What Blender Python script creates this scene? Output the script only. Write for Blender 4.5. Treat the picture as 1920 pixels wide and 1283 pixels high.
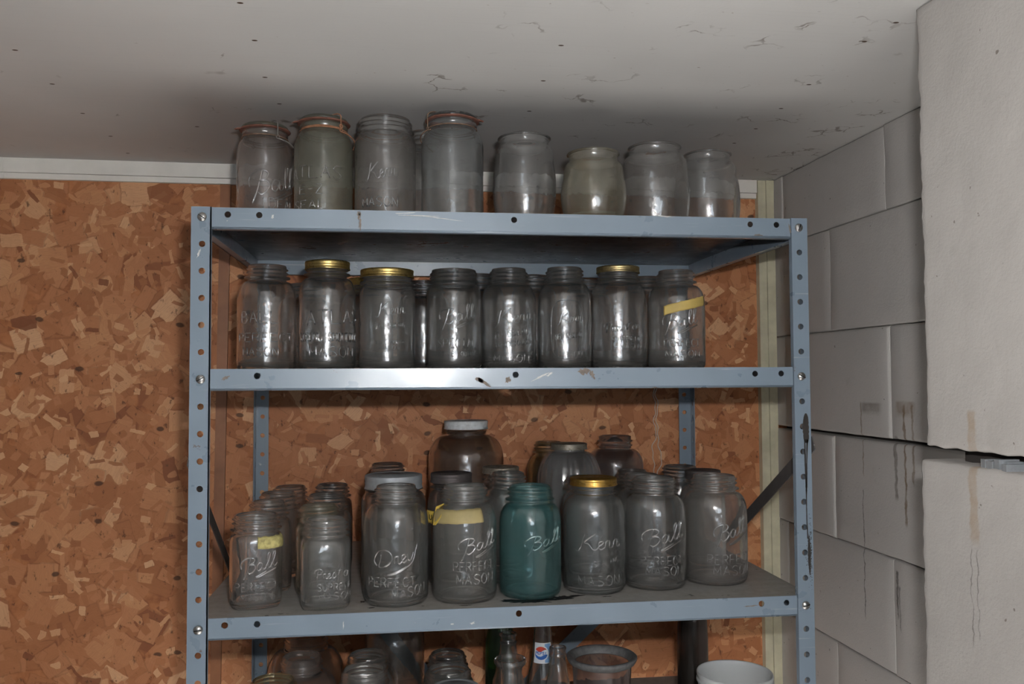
import bpy, math, random
from mathutils import Vector, Matrix, noise
TAU = math.tau
for o in list(bpy.data.objects): bpy.data.objects.remove(o)
sc = bpy.context.scene
ZT = 1.743                      # top shelf above the floor, metres
TH = .0187                      # the room is turned this much against the shelving unit
# ------------------------------------------------------------ camera
CX, CY, CZ = .2905, -1.2554, ZT - .2431
yaw, pitch, roll, F_PX = .1293, .0412, -.0049, 1616.06
cam = bpy.data.cameras.new('camera'); co = bpy.data.objects.new('camera', cam); sc.collection.objects.link(co); sc.camera = co
cam.sensor_width = 36; cam.lens = 36 * F_PX / 1920; cam.clip_start = .02
fw = Vector((math.sin(yaw) * math.cos(pitch), math.cos(yaw) * math.cos(pitch), math.sin(pitch)))
rt = Vector((math.cos(yaw), -math.sin(yaw), 0)); up = rt.cross(fw)
r2 = rt * math.cos(roll) + up * math.sin(roll); u2 = up * math.cos(roll) - rt * math.sin(roll)
mw = Matrix((r2, u2, -fw)).transposed().to_4x4(); mw.translation = Vector((CX, CY, CZ)); co.matrix_world = mw
# ------------------------------------------------------------ light
WIN = (-.1, .84, 1.0, 1.84)      # window behind the photographer: x0, x1, z0, z1
def area(name, loc, target, sx, sy, power, col):
    l = bpy.data.lights.new(name, 'AREA'); l.shape = 'RECTANGLE'; l.size = sx; l.size_y = sy; l.energy = power; l.color = col
    o = bpy.data.objects.new(name, l); sc.collection.objects.link(o); o.location = loc
    o.rotation_euler = (Vector(target) - Vector(loc)).to_track_quat('-Z', 'Y').to_euler(); return o
area('camera_flash', (CX + .05, CY + .01, CZ + .08), (CX + .25, .2, CZ + .05), .045, .022, 10.2, (1, .975, .96))
area('window_daylight', ((WIN[0] + WIN[1]) / 2, -3.64, (WIN[2] + WIN[3]) / 2), (.1, 0, 1.2), WIN[1] - WIN[0], WIN[3] - WIN[2], 13.0, (.80, .9, 1))
sun = bpy.data.lights.new('sun', 'SUN'); sun.energy = 72; sun.angle = .03; sun.color = (.98, .98, 1)
so = bpy.data.objects.new('sun', sun); sc.collection.objects.link(so)
so.rotation_euler = Vector((.02, .9, -.43)).to_track_quat('-Z', 'Y').to_euler()
w = bpy.data.worlds.new('world'); sc.world = w; w.use_nodes = True
w.node_tree.nodes['Background'].inputs[0].default_value = (.72, .85, 1, 1); w.node_tree.nodes['Background'].inputs[1].default_value = .6
sc.view_settings.view_transform = 'Standard'; sc.view_settings.look = 'None'; sc.view_settings.exposure = 0; sc.view_settings.gamma = 1
sc.view_settings.use_curve_mapping = False
sc.cycles.max_bounces = 24; sc.cycles.transparent_max_bounces = 64; sc.cycles.transmission_bounces = 24; sc.cycles.diffuse_bounces = 4; sc.cycles.glossy_bounces = 6
sc.cycles.use_denoising = True; sc.cycles.sample_clamp_indirect = 10; sc.cycles.caustics_reflective = False; sc.cycles.caustics_refractive = True

# kind, label, shelf, x, y, body radius, rim radius, height, azimuth the lettering faces, glass, options
JARS = [
 ('bail', 'glass-lidded wire bail jar with script lettering, leftmost on the top shelf', 1, 0.0683, 0.2, 0.045, 0.0388, 0.178, -1.419, 'warm', {'em': [('Ball', 's', -0.55, 1.3, 0.0758, 0.0536, 14), ('IDEAL', 'b', -0.16, 1.3, 0.0388, 0.0173, 0)], 'loop': 28}),
 ('bail', 'cloudy greenish glass-lidded jar with orange rusty neck, second on the top shelf', 1, 0.1665, 0.17, 0.0473, 0.0403, 0.1839, -1.484, 'murk', {'em': [('ATLAS', 'b', -1.33, 0.62, 0.0845, 0.0204, 0), ('E-Z', 'b', -0.88, -0.04, 0.0564, 0.0153, 0), ('SEAL', 'b', -1.15, 0.06, 0.0318, 0.0136, 0)], 'loop': 38, 'rust': 1}),
 ('mason', 'open wide-mouth jar with script lettering between two glass-lidded jars, top shelf', 1, 0.2665, 0.165, 0.0501, 0.0446, 0.1811, -1.554, 'haze', {'em': [('Kerr', 's', -0.69, 0.39, 0.0864, 0.0385, 12), ('MASON', 'b', -0.78, 0.39, 0.0369, 0.0153, 0)]}),
 ('bail', 'tallest glass-lidded wire bail jar, plain sided, fourth from left on the top shelf', 1, 0.3752, 0.14, 0.0506, 0.0418, 0.1866, -1.631, 'haze4', {'loop': -62}),
 ('mason', 'half hidden screw-top jar behind the fourth jar from the left on the top shelf', 1, 0.332, 0.26, 0.045, 0.0279, 0.19, -1.598, 'clear', {}),
 ('barrel', 'tall flat-sided barrel jar, leftmost of the four barrel jars', 1, 0.4926, 0.13, 0.0522, 0.0433, 0.1493, -1.716, 'haze2', {'flat': 1}),
 ('barrel', 'shortest hazy yellow-brown barrel-shaped jar, second of the four barrel jars', 1, 0.5998, 0.095, 0.0528, 0.0422, 0.1176, -1.796, 'murk2', {}),
 ('barrel', 'widest round-bellied barrel jar with a flared rim, third of the four barrel jars', 1, 0.7184, 0.15, 0.0591, 0.0447, 0.1458, -1.866, 'haze', {}),
 ('barrel', 'barrel jar at the right end of the top shelf, nearest the block wall', 1, 0.8263, 0.19, 0.0557, 0.0416, 0.1471, -1.926, 'haze2', {}),
 ('mason', 'open screw-top jar at the left end of the middle shelf', 2, 0.0734, 0.2, 0.0475, 0.0343, 0.1719, -1.423, 'warm2', {'em': [('BALL', 'b', -0.94, 0.38, 0.0839, 0.0187, 0), ('PERFECT', 'b', -1.07, 0.94, 0.0516, 0.0136, 0), ('MASON', 'b', -0.86, 0.38, 0.0287, 0.0136, 0)]}),
 ('mason', 'jar with capital lettering and a tall gold screw lid, second on the middle shelf', 2, 0.1712, 0.195, 0.0465, 0.0352, 0.1775, -1.489, 'clear', {'lid': 'gold', 'em': [('ATLAS', 'b', -0.74, 1.33, 0.085, 0.0223, 3), ('STRONG SHOULDER', 'b', -1.14, 1.33, 0.0524, 0.0137, 0), ('MASON', 'b', -0.63, 1.03, 0.0285, 0.0171, 0)]}),
 ('mason', 'jar with the widest gold screw lid, third from left on the middle shelf', 2, 0.269, 0.2, 0.0466, 0.0428, 0.1654, -1.556, 'haze2', {'lid': 'gold', 'em': [('Kerr', 's', -0.41, 0.69, 0.0978, 0.0313, 10), ('SELF SEALING', 'b', -0.45, 0.64, 0.0709, 0.0087, 4), ('WIDE MOUTH', 'b', -0.41, 0.64, 0.0441, 0.0061, 0), ('MASON', 'b', -0.25, 0.43, 0.0354, 0.0061, 0)]}),
 ('mason', 'open wide-mouth jar reading SPECIAL, right of the widest gold lid on the middle shelf', 2, 0.3807, 0.2, 0.0467, 0.041, 0.1677, -1.633, 'clear', {'em': [('Ball', 's', -0.5, 0.86, 0.0897, 0.0351, 14), ('SPECIAL', 'b', -0.58, 0.86, 0.0424, 0.0157, 0), ('WIDE MOUTH', 'b', -0.41, 0.68, 0.0249, 0.0079, 0)]}),
 ('mason', 'open jar with a sloping two-line slogan, fifth from left on the middle shelf', 2, 0.4745, 0.2, 0.0466, 0.0328, 0.1707, -1.697, 'clear', {'em': [('Kerr', 's', -0.6, 1.01, 0.0866, 0.0371, 14), ('SELF SEALING', 'b', -0.6, 0.77, 0.0592, 0.0106, 8), ('TRADEMARK', 'b', -0.51, 0.77, 0.0415, 0.0088, 8), ('MASON', 'b', -0.55, 0.77, 0.0178, 0.0123, 0)]}),
 ('mason', 'open jar with a raised front panel outline, sixth from left on the middle shelf', 2, 0.5694, 0.19, 0.0457, 0.0331, 0.1723, -1.761, 'clear', {'em': [('Kerr', 's', -0.3, 0.7, 0.0837, 0.023, 12), ('SELF SEALING', 'b', -0.34, 0.7, 0.0545, 0.0088, 5), ('MASON', 'b', -0.18, 0.65, 0.0244, 0.0088, 0)], 'panel': 1}),
 ('mason', 'jar with a narrow brass band around its rim, second from right, middle shelf', 2, 0.6634, 0.19, 0.0478, 0.0355, 0.174, -1.823, 'clear', {'lid': 'brass', 'em': [('Presto', 's', -0.53, 0.91, 0.0705, 0.0232, 8), ('SUPREME', 'b', -0.24, 0.91, 0.0483, 0.0107, 0), ('MASON', 'b', 0.05, 0.91, 0.0367, 0.0089, 0)]}),
 ('mason', 'open jar with yellow tape across its shoulder, right end of the middle shelf', 2, 0.7628, 0.18, 0.0493, 0.0331, 0.1687, -1.889, 'haze2', {'tape': (-0.41, 1.18, 0.1058, 0.0161, -13), 'em': [('Ball', 's', -0.45, 0.8, 0.0808, 0.0357, 14), ('PERFECT', 'b', -0.41, 0.86, 0.0425, 0.0125, 0), ('MASON', 'b', -0.37, 0.86, 0.0238, 0.0125, 0)]}),
 ('mason', 'back row middle shelf jar behind the gap between the leftmost two jars', 2, 0.1225, 0.31, 0.0449, 0.0323, 0.1536, -1.464, 'clear', {}),
 ('mason', 'back row middle shelf jar with gold lid, peeking out left of the widest gold lid', 2, 0.234, 0.31, 0.0457, 0.0339, 0.163, -1.535, 'clear', {'lid': 'gold'}),
 ('mason', 'back row middle shelf jar behind the gap right of the widest gold lid', 2, 0.3333, 0.31, 0.0465, 0.0353, 0.16, -1.598, 'dark', {}),
 ('mason', 'back row middle shelf jar behind the gap between the fourth and fifth jars', 2, 0.4343, 0.31, 0.0473, 0.034, 0.1735, -1.662, 'dark', {}),
 ('mason', 'back row middle shelf jar behind the gap between the fifth and sixth jars', 2, 0.5341, 0.31, 0.0433, 0.0346, 0.1727, -1.725, 'clear', {}),
 ('mason', 'back row middle shelf jar behind the gap left of the narrow brass band', 2, 0.6354, 0.31, 0.0449, 0.0342, 0.165, -1.788, 'clear', {}),
 ('mason', 'back row middle shelf jar behind the gap at the right end', 2, 0.7477, 0.31, 0.0448, 0.0348, 0.172, -1.855, 'clear', {}),
 ('mason', 'squarish pint jar with yellow tape residue, front left corner of the lower shelf', 3, 0.0788, 0.0729, 0.0398, 0.035, 0.1319, -1.413, 'clear', {'sq': 1, 'tape': (0.06, 1.3, 0.0954, 0.0168, 0, 1), 'em': [('Ball', 's', -0.51, 0.77, 0.0661, 0.0304, 14), ('PERFECT', 'b', -0.72, 0.77, 0.0328, 0.0114, 0), ('MASON', 'b', -0.53, 0.58, 0.0184, 0.0106, 0)]}),
 ('mason', 'open pint jar, second from left in the lower shelf front row', 3, 0.1819, 0.0511, 0.0385, 0.0328, 0.1265, -1.488, 'haze2', {'sq': 1, 'em': [('Presto', 's', -0.42, 1.08, 0.0535, 0.0212, 6), ('SUPREME', 'b', -0.3, 1.08, 0.0337, 0.0098, 0), ('MASON', 'b', -0.22, 1.04, 0.0209, 0.0098, 0)]}),
 ('mason', 'tall open jar with swooping script, third in the lower shelf front row', 3, 0.2846, 0.0632, 0.0486, 0.033, 0.1718, -1.566, 'clear', {'em': [('Drey', 's', -0.66, 0.73, 0.0736, 0.0337, 12), ('PERFECT', 'b', -0.91, 0.6, 0.0371, 0.013, 0), ('MASON', 'b', -0.12, 1.0, 0.0226, 0.0138, 5)]}),
 ('mason', 'open jar with a folded yellow tape across its shoulder, left of the teal jar', 3, 0.3882, 0.066, 0.0485, 0.0354, 0.1698, -1.645, 'haze3', {'tape': (-1.31, 0.61, 0.1276, 0.0202, -2), 'em': [('Ball', 's', -0.18, 1.12, 0.0888, 0.0311, 16), ('PERFECT', 'b', -0.35, 0.99, 0.0556, 0.0132, 0), ('MASON', 'b', -0.25, 0.99, 0.0369, 0.0139, 0)]}),
 ('mason', 'teal blue-green glass jar in the middle of the lower shelf', 3, 0.4904, 0.075, 0.0477, 0.0359, 0.1657, -1.72, 'teal', {'em': [('Ball', 's', -0.16, 1.2, 0.0887, 0.0269, 16)]}),
 ('mason', 'jar with a gold screw lid reading MASON, right of the teal jar', 3, 0.5943, 0.09, 0.0492, 0.0357, 0.173, -1.793, 'smoke', {'lid': 'gold2', 'em': [('Kerr', 's', -0.63, 0.95, 0.0805, 0.0354, 6), ('SEALING', 'b', -0.01, 0.84, 0.0503, 0.0081, 8), ('MASON', 'b', -0.51, 0.89, 0.0225, 0.0145, 0)]}),
 ('mason', 'open jar, second from right in the lower shelf front row', 3, 0.6969, 0.1026, 0.0501, 0.0367, 0.1712, -1.862, 'clear', {'em': [('Ball', 's', -0.39, 1.04, 0.0859, 0.0361, 14), ('PERFECT', 'b', -0.43, 0.97, 0.0466, 0.0131, 0), ('MASON', 'b', -0.28, 0.97, 0.0309, 0.0131, 0)]}),
 ('mason', 'open dusty jar reading PERFECT MASON at the right end of the lower shelf front', 3, 0.804, 0.12, 0.0522, 0.0374, 0.1706, -1.928, 'haze', {'em': [('Ball', 's', -0.01, 1.15, 0.0883, 0.0353, 18), ('PERFECT', 'b', -0.22, 1.31, 0.0423, 0.0151, 0), ('MASON', 'b', -0.04, 1.31, 0.0246, 0.0151, 0)]}),
 ('mason', 'pint jar, second in the left-end pint file, just behind the taped one', 3, 0.0827, 0.165, 0.0391, 0.0302, 0.1383, -1.426, 'warm2', {'sq': True}),
 ('mason', 'pint jar, third in the left-end pint file, lower shelf', 3, 0.0863, 0.255, 0.0366, 0.0323, 0.1402, -1.436, 'warm2', {}),
 ('mason', 'pint jar, rearmost in the left-end pint file, lower shelf', 3, 0.0946, 0.35, 0.0367, 0.0298, 0.1389, -1.449, 'warm2', {}),
 ('mason', 'yellow-rimmed pint jar directly behind the second pint in the front row', 3, 0.1641, 0.14, 0.0374, 0.0322, 0.1336, -1.48, 'yellowish', {'sq': True}),
 ('mason', 'pint jar, third in the second pint file, greyish, lower shelf', 3, 0.1688, 0.235, 0.04, 0.0336, 0.1381, -1.489, 'smoke', {}),
 ('mason', 'dark pint jar at the rear of the second pint file, lower shelf', 3, 0.1704, 0.33, 0.0353, 0.0307, 0.1435, -1.495, 'dark', {}),
 ('mason', 'dark jar with a wide dull zinc lid, behind the third front jar, lower shelf', 3, 0.2802, 0.175, 0.0522, 0.0451, 0.1741, -1.564, 'dark', {'lid': 'zinc'}),
 ('mason', 'open brownish jar at the back, above the zinc lid on the lower shelf', 3, 0.2681, 0.33, 0.0405, 0.0317, 0.1786, -1.557, 'dark', {}),
 ('gallon', 'huge gallon jar with a white screw lid at the back of the lower shelf', 3, 0.4175, 0.42, 0.0726, 0.0408, 0.2487, -1.646, 'brown', {'lid': 'white'}),
 ('mason', 'dark jar with dull grey lid and yellow tape marked U, left of the gallon jar', 3, 0.374, 0.17, 0.0393, 0.0325, 0.1759, -1.629, 'dark', {'lid': 'dull', 'tape': (-1.33, -0.36, 0.1087, 0.0202, 0, 0, 1)}),
 ('mason', 'jar with a rust-flecked knurled lid, just right of the gallon jar', 3, 0.4676, 0.27, 0.0427, 0.031, 0.1741, -1.686, 'dark', {'lid': 'dull2'}),
 ('mason', 'open jar between the rust-flecked knurled lid and the teal jar', 3, 0.468, 0.17, 0.0412, 0.0304, 0.1761, -1.695, 'clear', {}),
 ('melon', 'frosted ribbed globe jar with a dull metal lid, behind the teal jar', 3, 0.6029, 0.33, 0.0615, 0.032, 0.2089, -1.765, 'frost', {'lid': 'dull2'}),
 ('mason', 'open amber-tinged jar half hidden behind the frosted globe jar', 3, 0.5832, 0.44, 0.0429, 0.0298, 0.2055, -1.742, 'olive', {}),
 ('gallon', 'open brown-tinged wide jar at the back below the hanging wire', 3, 0.718, 0.44, 0.0571, 0.0352, 0.2152, -1.818, 'purple', {}),
 ('mason', 'open wide-mouth jar directly behind the gold lid on the lower shelf', 3, 0.6076, 0.19, 0.0474, 0.0406, 0.1638, -1.787, 'clear', {}),
 ('mason', 'open jar in front of the brown-tinged wide jar, lower shelf back', 3, 0.7117, 0.29, 0.0391, 0.0303, 0.1628, -1.837, 'dark', {}),
 ('mason', 'open jar just behind the second jar from right on the lower shelf', 3, 0.7066, 0.21, 0.0441, 0.0325, 0.1643, -1.847, 'clear', {}),
 ('mason', 'open dark jar beside the right rear post, lower shelf', 3, 0.8092, 0.31, 0.0402, 0.0336, 0.1667, -1.891, 'dark', {}),
 ('mason', 'jar with dull dark lid just behind the rightmost lower shelf jar', 3, 0.8208, 0.22, 0.0405, 0.0296, 0.1671, -1.916, 'smoke', {'lid': 'dull'}),
]

# ------------------------------------------------------------ helpers
def hexpos(v): return tuple(v)
class Nodes:
    def __init__(s, name):
        s.m = bpy.data.materials.new(name); s.m.use_nodes = True
        s.t = s.m.node_tree; s.t.nodes.clear()
        s.out = s.t.nodes.new('ShaderNodeOutputMaterial')
    def n(s, typ, props=None, **ins):
        nd = s.t.nodes.new('ShaderNode' + typ)
        for k, v in (props or {}).items(): setattr(nd, k, v)
        for k, v in ins.items():
            key = int(k[1:]) if k[0] == 'i' and k[1:].isdigit() else k.replace('_', ' ')
            sock = nd.inputs[key]
            if isinstance(v, bpy.types.NodeSocket): s.t.links.new(v, sock)
            else:
                if isinstance(v, (tuple, list)) and len(v) == 3 and sock.type == 'RGBA': v = (*v, 1)
                sock.default_value = v
        return nd
    def math(s, op, a, b=0.0, c=0.0, clamp=False):
        return s.n('Math', {'operation': op, 'use_clamp': clamp}, i0=a, i1=b, i2=c).outputs[0]
    def vmath(s, op, a, b=(0, 0, 0), out=0):
        return s.n('VectorMath', {'operation': op}, i0=a, i1=b).outputs[out]
    def mixc(s, f, a, b, mode='MIX'):
        nd = s.n('Mix', {'data_type': 'RGBA', 'blend_type': mode}); 
        for i, v in ((0, f), (6, a), (7, b)):
            if isinstance(v, bpy.types.NodeSocket): s.t.links.new(v, nd.inputs[i])
            else: nd.inputs[i].default_value = (*v, 1) if isinstance(v, (tuple, list)) else v
        return nd.outputs[2]
    def pos(s): return s.n('NewGeometry').outputs['Position']
    def noise(s, vec, scale, detail=3, rough=.55, out=0):
        return s.n('TexNoise', None, Vector=vec, Scale=scale, Detail=detail, Roughness=rough).outputs[out]
    def ramp(s, f, stops, mode='LINEAR'):
        nd = s.n('ValToRGB', None, Fac=f); r = nd.color_ramp; r.interpolation = mode
        while len(r.elements) < len(stops): r.elements.new(.5)
        for e, (p, c) in zip(r.elements, stops): e.position = p; e.color = (*c, 1) if isinstance(c, (tuple, list)) else (c, c, c, 1)
        return nd.outputs[0]
    def bump(s, h, strength=.3, dist=.002):
        return s.n('Bump', None, Height=h, Strength=strength, Distance=dist).outputs[0]
    def rng(s, v, a, b, c=0., d=1.):
        return s.n('MapRange', {'clamp': True}, i0=v, i1=a, i2=b, i3=c, i4=d).outputs[0]
    def done(s, sh): s.t.links.new(sh, s.out.inputs[0]); return s.m
    def principled(s, **k):
        nd = s.n('BsdfPrincipled', None, **k); return nd.outputs[0]

def simple(name, col, rough=.6, metal=0., bump=None, var=0., scale=60, spec=.5):
    N = Nodes(name); p = N.pos()
    c = col
    if var:
        nz = N.noise(p, scale, 4)
        c = N.mixc(N.rng(nz, .35, .7), col, tuple(x * (1 - var) for x in col))
    k = dict(Base_Color=c, Roughness=rough, Metallic=metal, Specular_IOR_Level=spec)
    if bump: k['Normal'] = N.bump(N.noise(p, bump[0], 4), bump[1], bump[2])
    return N.done(N.principled(**k))

def link(o):
    bpy.context.scene.collection.objects.link(o); return o
def obj(name, verts, faces, mat, parent=None, smooth=True, loc=None):
    me = bpy.data.meshes.new(name); me.from_pydata([tuple(v) for v in verts], [], faces); me.update()
    if smooth:
        me.polygons.foreach_set('use_smooth', [True] * len(me.polygons))
    if mat: me.materials.append(mat)
    o = bpy.data.objects.new(name, me); link(o)
    if parent: o.parent = parent
    if loc: o.location = loc
    return o
def empty(name, loc, label=None, cat=None, group=None, kind=None, rz=0):
    o = bpy.data.objects.new(name, None); link(o); o.location = loc; o.rotation_euler = (0, 0, rz); o.empty_display_size = .02
    return tag(o, label, cat, group, kind)
def tag(o, label=None, cat=None, group=None, kind=None):
    for k, v in (('label', label), ('category', cat), ('group', group), ('kind', kind)):
        if v: o[k] = v
    return o
class MB:
    def __init__(s): s.v = []; s.f = []
    def add(s, v, f):
        b = len(s.v); s.v += [tuple(x) for x in v]; s.f += [tuple(i + b for i in q) for q in f]
    def box(s, x0, x1, y0, y1, z0, z1):
        s.add([(x0,y0,z0),(x1,y0,z0),(x1,y1,z0),(x0,y1,z0),(x0,y0,z1),(x1,y0,z1),(x1,y1,z1),(x0,y1,z1)],
              [(0,3,2,1),(4,5,6,7),(0,1,5,4),(1,2,6,5),(2,3,7,6),(3,0,4,7)])
    def lathe(s, prof, n=48, sx=1, sy=1, shape=None, tilt=0, closed=False):
        m = len(prof); v = []; f = []
        for r, z in prof:
            for k in range(n):
                a = TAU * k / n; rr = shape(a, r, z) if shape else r
                v.append((rr * math.cos(a) * sx, rr * math.sin(a) * sy, z))
        for i in range(m - 1):
            for k in range(n):
                j = (k + 1) % n
                f.append((i*n+k, i*n+j, (i+1)*n+j, (i+1)*n+k))
        s.add(v, f)
    def tube(s, pts, r, n=6, closed=False):
        pts = [Vector(p) for p in pts]; m = len(pts)
        if m < 2: return
        v = []; f = []; up = None
        for i, p in enumerate(pts):
            if closed: t = pts[(i+1) % m] - pts[i-1]
            else: t = pts[min(i+1, m-1)] - pts[max(i-1, 0)]
            if t.length < 1e-9: t = Vector((0, 0, 1))
            t.normalize()
            if up is None: up = t.orthogonal().normalized()
            up = (up - t * up.dot(t))
            up = up.normalized() if up.length > 1e-6 else t.orthogonal().normalized()
            w = t.cross(up)
            for k in range(n):
                a = TAU * k / n; v.append(p + (up * math.cos(a) + w * math.sin(a)) * r)
        for i in range(m if closed else m - 1):
            i2 = (i + 1) % m
            for k in range(n):
                j = (k + 1) % n
                f.append((i*n+k, i*n+j, i2*n+j, i2*n+k))
        if not closed:
            f.append(tuple(range(n))[::-1]); f.append(tuple((m-1)*n + k for k in range(n)))
        s.add(v, f)
    def build(s, name, mat, parent=None, smooth=True, loc=None): return obj(name, s.v, s.f, mat, parent, smooth, loc)

def smoothp(pts, k=6):
    "Catmull-Rom through 2-D/3-D points"
    P = [Vector(p) for p in pts]
    if len(P) < 3: return P
    P = [P[0] * 2 - P[1]] + P + [P[-1] * 2 - P[-2]]
    out = []
    for i in range(1, len(P) - 2):
        for j in range(k):
            t = j / k; a, b, c, d = P[i-1:i+3]
            out.append(.5 * ((2*b) + (c-a)*t + (2*a-5*b+4*c-d)*t*t + (3*b-a-3*c+d)*t**3))
    out.append(P[-2]); return out

# ------------------------------------------------------------ materials
def mat_osb():
    N = Nodes('osb_panel'); p = N.pos()
    sep = N.n('SeparateXYZ', None, Vector=p)
    q = N.n('CombineXYZ', None, X=sep.outputs[0], Y=sep.outputs[2], Z=0.0).outputs[0]
    warp = N.noise(q, 14, 2, out=1)
    qw = N.vmath('ADD', q, N.vmath('MULTIPLY', N.vmath('SUBTRACT', warp, (.5, .5, .5)), (.016, .016, 0)))
    base = N.noise(q, 22, 5, .65)
    col = N.ramp(base, [(.3, (.24, .085, .035)), (.5, (.41, .155, .063)), (.75, (.5, .21, .09))])
    hgt = N.math('MULTIPLY', base, .4)
    palette = [(0, (.21, .072, .032)), (.07, (.36, .138, .058)), (.35, (.43, .172, .075)), (.6, (.47, .20, .092)), (.84, (.56, .27, .13)), (1, (.70, .41, .23))]
    layers = [(8.5, .44, .34, 1.0, 0), (11, .46, .3, .9, 3.1), (9.5, .38, .4, .8, 5.3), (15, .47, .16, .75, 7.7), (18, .4, .34, .6, 11.3), (22, .48, .11, .6, 13.9), (13, .36, .32, .5, 17.2), (34, .5, .12, .5, 20.1), (17, .42, .24, .35, 23.5), (46, .45, .3, .25, 31.5)]
    for sc, w, h, prob, off in layers:
        qq = N.vmath('ADD', qw if h < .3 else q, (off, off * .37, 0))
        qq = N.vmath('ADD', qq, N.vmath('MULTIPLY', N.vmath('SUBTRACT', N.noise(q, 60, 2, out=1), (.5, .5, .5)), (.006, .006, 0)))
        vo = N.n('TexVoronoi', {'voronoi_dimensions': '2D'}, Vector=qq, Scale=sc, Randomness=.85)
        rnd = N.n('SeparateColor', None, Color=vo.outputs['Color'])
        d = N.vmath('MULTIPLY', N.vmath('SUBTRACT', qq, vo.outputs['Position']), (sc, sc, 0))
        ang = N.math('MULTIPLY', rnd.outputs[0], 6.283)
        rot = N.n('VectorRotate', {'rotation_type': 'Z_AXIS'}, Vector=d, Angle=ang).outputs[0]
        s2 = N.n('SeparateXYZ', None, Vector=rot)
        ax = N.math('DIVIDE', N.math('ABSOLUTE', s2.outputs[0]), w)
        ay = N.math('DIVIDE', N.math('ABSOLUTE', s2.outputs[1]), h)
        mx = N.math('MAXIMUM', ax, ay)
        m = N.rng(mx, 1.0, .93)
        m = N.math('MULTIPLY', m, N.math('LESS_THAN', rnd.outputs[1], prob))
        grain = N.noise(N.vmath('MULTIPLY', rot, (2.5, 22, 1)), 1.6, 3)
        c = N.ramp(rnd.outputs[2], palette)
        c = N.mixc(N.rng(grain, .4, .75, 0, .3), c, (.25, .1, .045))
        # thin dark gap at the downhill side of a flake
        edge = N.math('MULTIPLY', N.rng(mx, .93, 1.0), N.math('LESS_THAN', rnd.outputs[1], prob * .5))
        edge = N.math('MULTIPLY', edge, N.rng(mx, 1.12, 1.0))
        col = N.mixc(N.math('MULTIPLY', edge, .35), col, (.13, .05, .025))
        col = N.mixc(N.math('MULTIPLY', m, .9), col, c)
        hgt = N.math('ADD', N.math('MULTIPLY', hgt, N.math('SUBTRACT', 1.0, N.math('MULTIPLY', m, .6))), N.math('MULTIPLY', m, N.math('ADD', .3, N.math('MULTIPLY', rnd.outputs[2], .5))))
    # dark bark slivers and pits
    vo = N.n('TexVoronoi', {'voronoi_dimensions': '2D', 'feature': 'F1'}, Vector=N.vmath('MULTIPLY', qw, (1, 1.7, 1)), Scale=26)
    r = N.n('SeparateColor', None, Color=vo.outputs['Color'])
    pit = N.math('MULTIPLY', N.rng(vo.outputs['Distance'], .24, .16), N.math('LESS_THAN', r.outputs[0], .035))
    col = N.mixc(N.math('MULTIPLY', pit, .8), col, (.05, .025, .015))
    st = N.noise(N.vmath('MULTIPLY', q, (1, .6, 1)), 75, 4, .7)
    col = N.mixc(N.math('MULTIPLY', N.rng(st, .6, .68), .75), col, (.09, .04, .02))
    nb = N.bump(N.math('SUBTRACT', hgt, pit), .35, .0015)
    return N.done(N.principled(Base_Color=col, Roughness=.62, Normal=nb, Specular_IOR_Level=.3))

def add_spots(N, col, p, spots, dark):
    "small dark marks of their own at fixed places; spots: (x, y, z, rx, ry, rz)"
    acc = None
    for x, y, z, rx, ry, rz in spots:
        d = N.vmath('MULTIPLY', N.vmath('SUBTRACT', p, (x, y, z)), (1/rx, 1/ry, 1/rz))
        L = N.vmath('LENGTH', d, out=1)
        m = N.rng(L, 1.0, .8)
        acc = m if acc is None else N.math('MAXIMUM', acc, m)
    return N.mixc(acc, col, dark)

def mat_ceiling():
    N = Nodes('ceiling_board'); p = N.pos()
    sep = N.n('SeparateXYZ', None, Vector=p)
    col = N.mixc(N.rng(N.noise(p, 3, 3), .3, .7), (.56, .555, .545), (.5, .495, .485))
    # brush lines
    ln = N.noise(N.vmath('MULTIPLY', p, (3, 260, 1)), 1, 2)
    col = N.mixc(N.rng(ln, .55, .8, 0, .12), col, (.35, .34, .33))
    # cobweb and dirt scribbles, thick towards the block wall
    w = N.vmath('ADD', p, N.vmath('MULTIPLY', N.vmath('SUBTRACT', N.noise(p, 30, 3, out=1), (.5, .5, .5)), (.05, .05, 0)))
    vo = N.n('TexVoronoi', {'feature': 'DISTANCE_TO_EDGE'}, Vector=w, Scale=26)
    scr = N.rng(vo.outputs[0], .045, .02)
    patch = N.noise(p, 13, 2)
    thr = N.rng(sep.outputs[0], -.5, 1.1, .7, .575)
    m = N.math('MULTIPLY', scr, N.math('MULTIPLY', N.math('SUBTRACT', patch, thr), 12, clamp=True))
    col = N.mixc(N.math('MULTIPLY', m, .7), col, (.13, .1, .08))
    sp = N.noise(N.vmath('MULTIPLY', p, (1, 1.6, 1)), 85, 2)
    col = N.mixc(N.math('MULTIPLY', N.rng(sp, N.rng(sep.outputs[0], -.5, 1.1, .76, .7), .8), .8), col, (.2, .15, .11))
    holes = [(.104,-.227),(.102,-.113),(.094,.027),(-.221,-.042),(-.232,.238),(-.225,.093),(-.231,.374),(-.237,.494),(.098,.15),(-.062,.295),(.503,-.143),(.502,-.005),(.905,-.035),(.914,.081),(.92,.197),(.918,.292),(.906,-.265),(.899,-.203),(.503,.142),(.093,.407)]
    col = add_spots(N, col, p, [(x, y, ZT + .2, .0042, .0026, .1) for x, y in holes], (.06, .035, .02))
    nb = N.bump(N.noise(p, 220, 3), .15, .001)
    return N.done(N.principled(Base_Color=col, Roughness=.6, Normal=nb, Specular_IOR_Level=.25))

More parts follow.
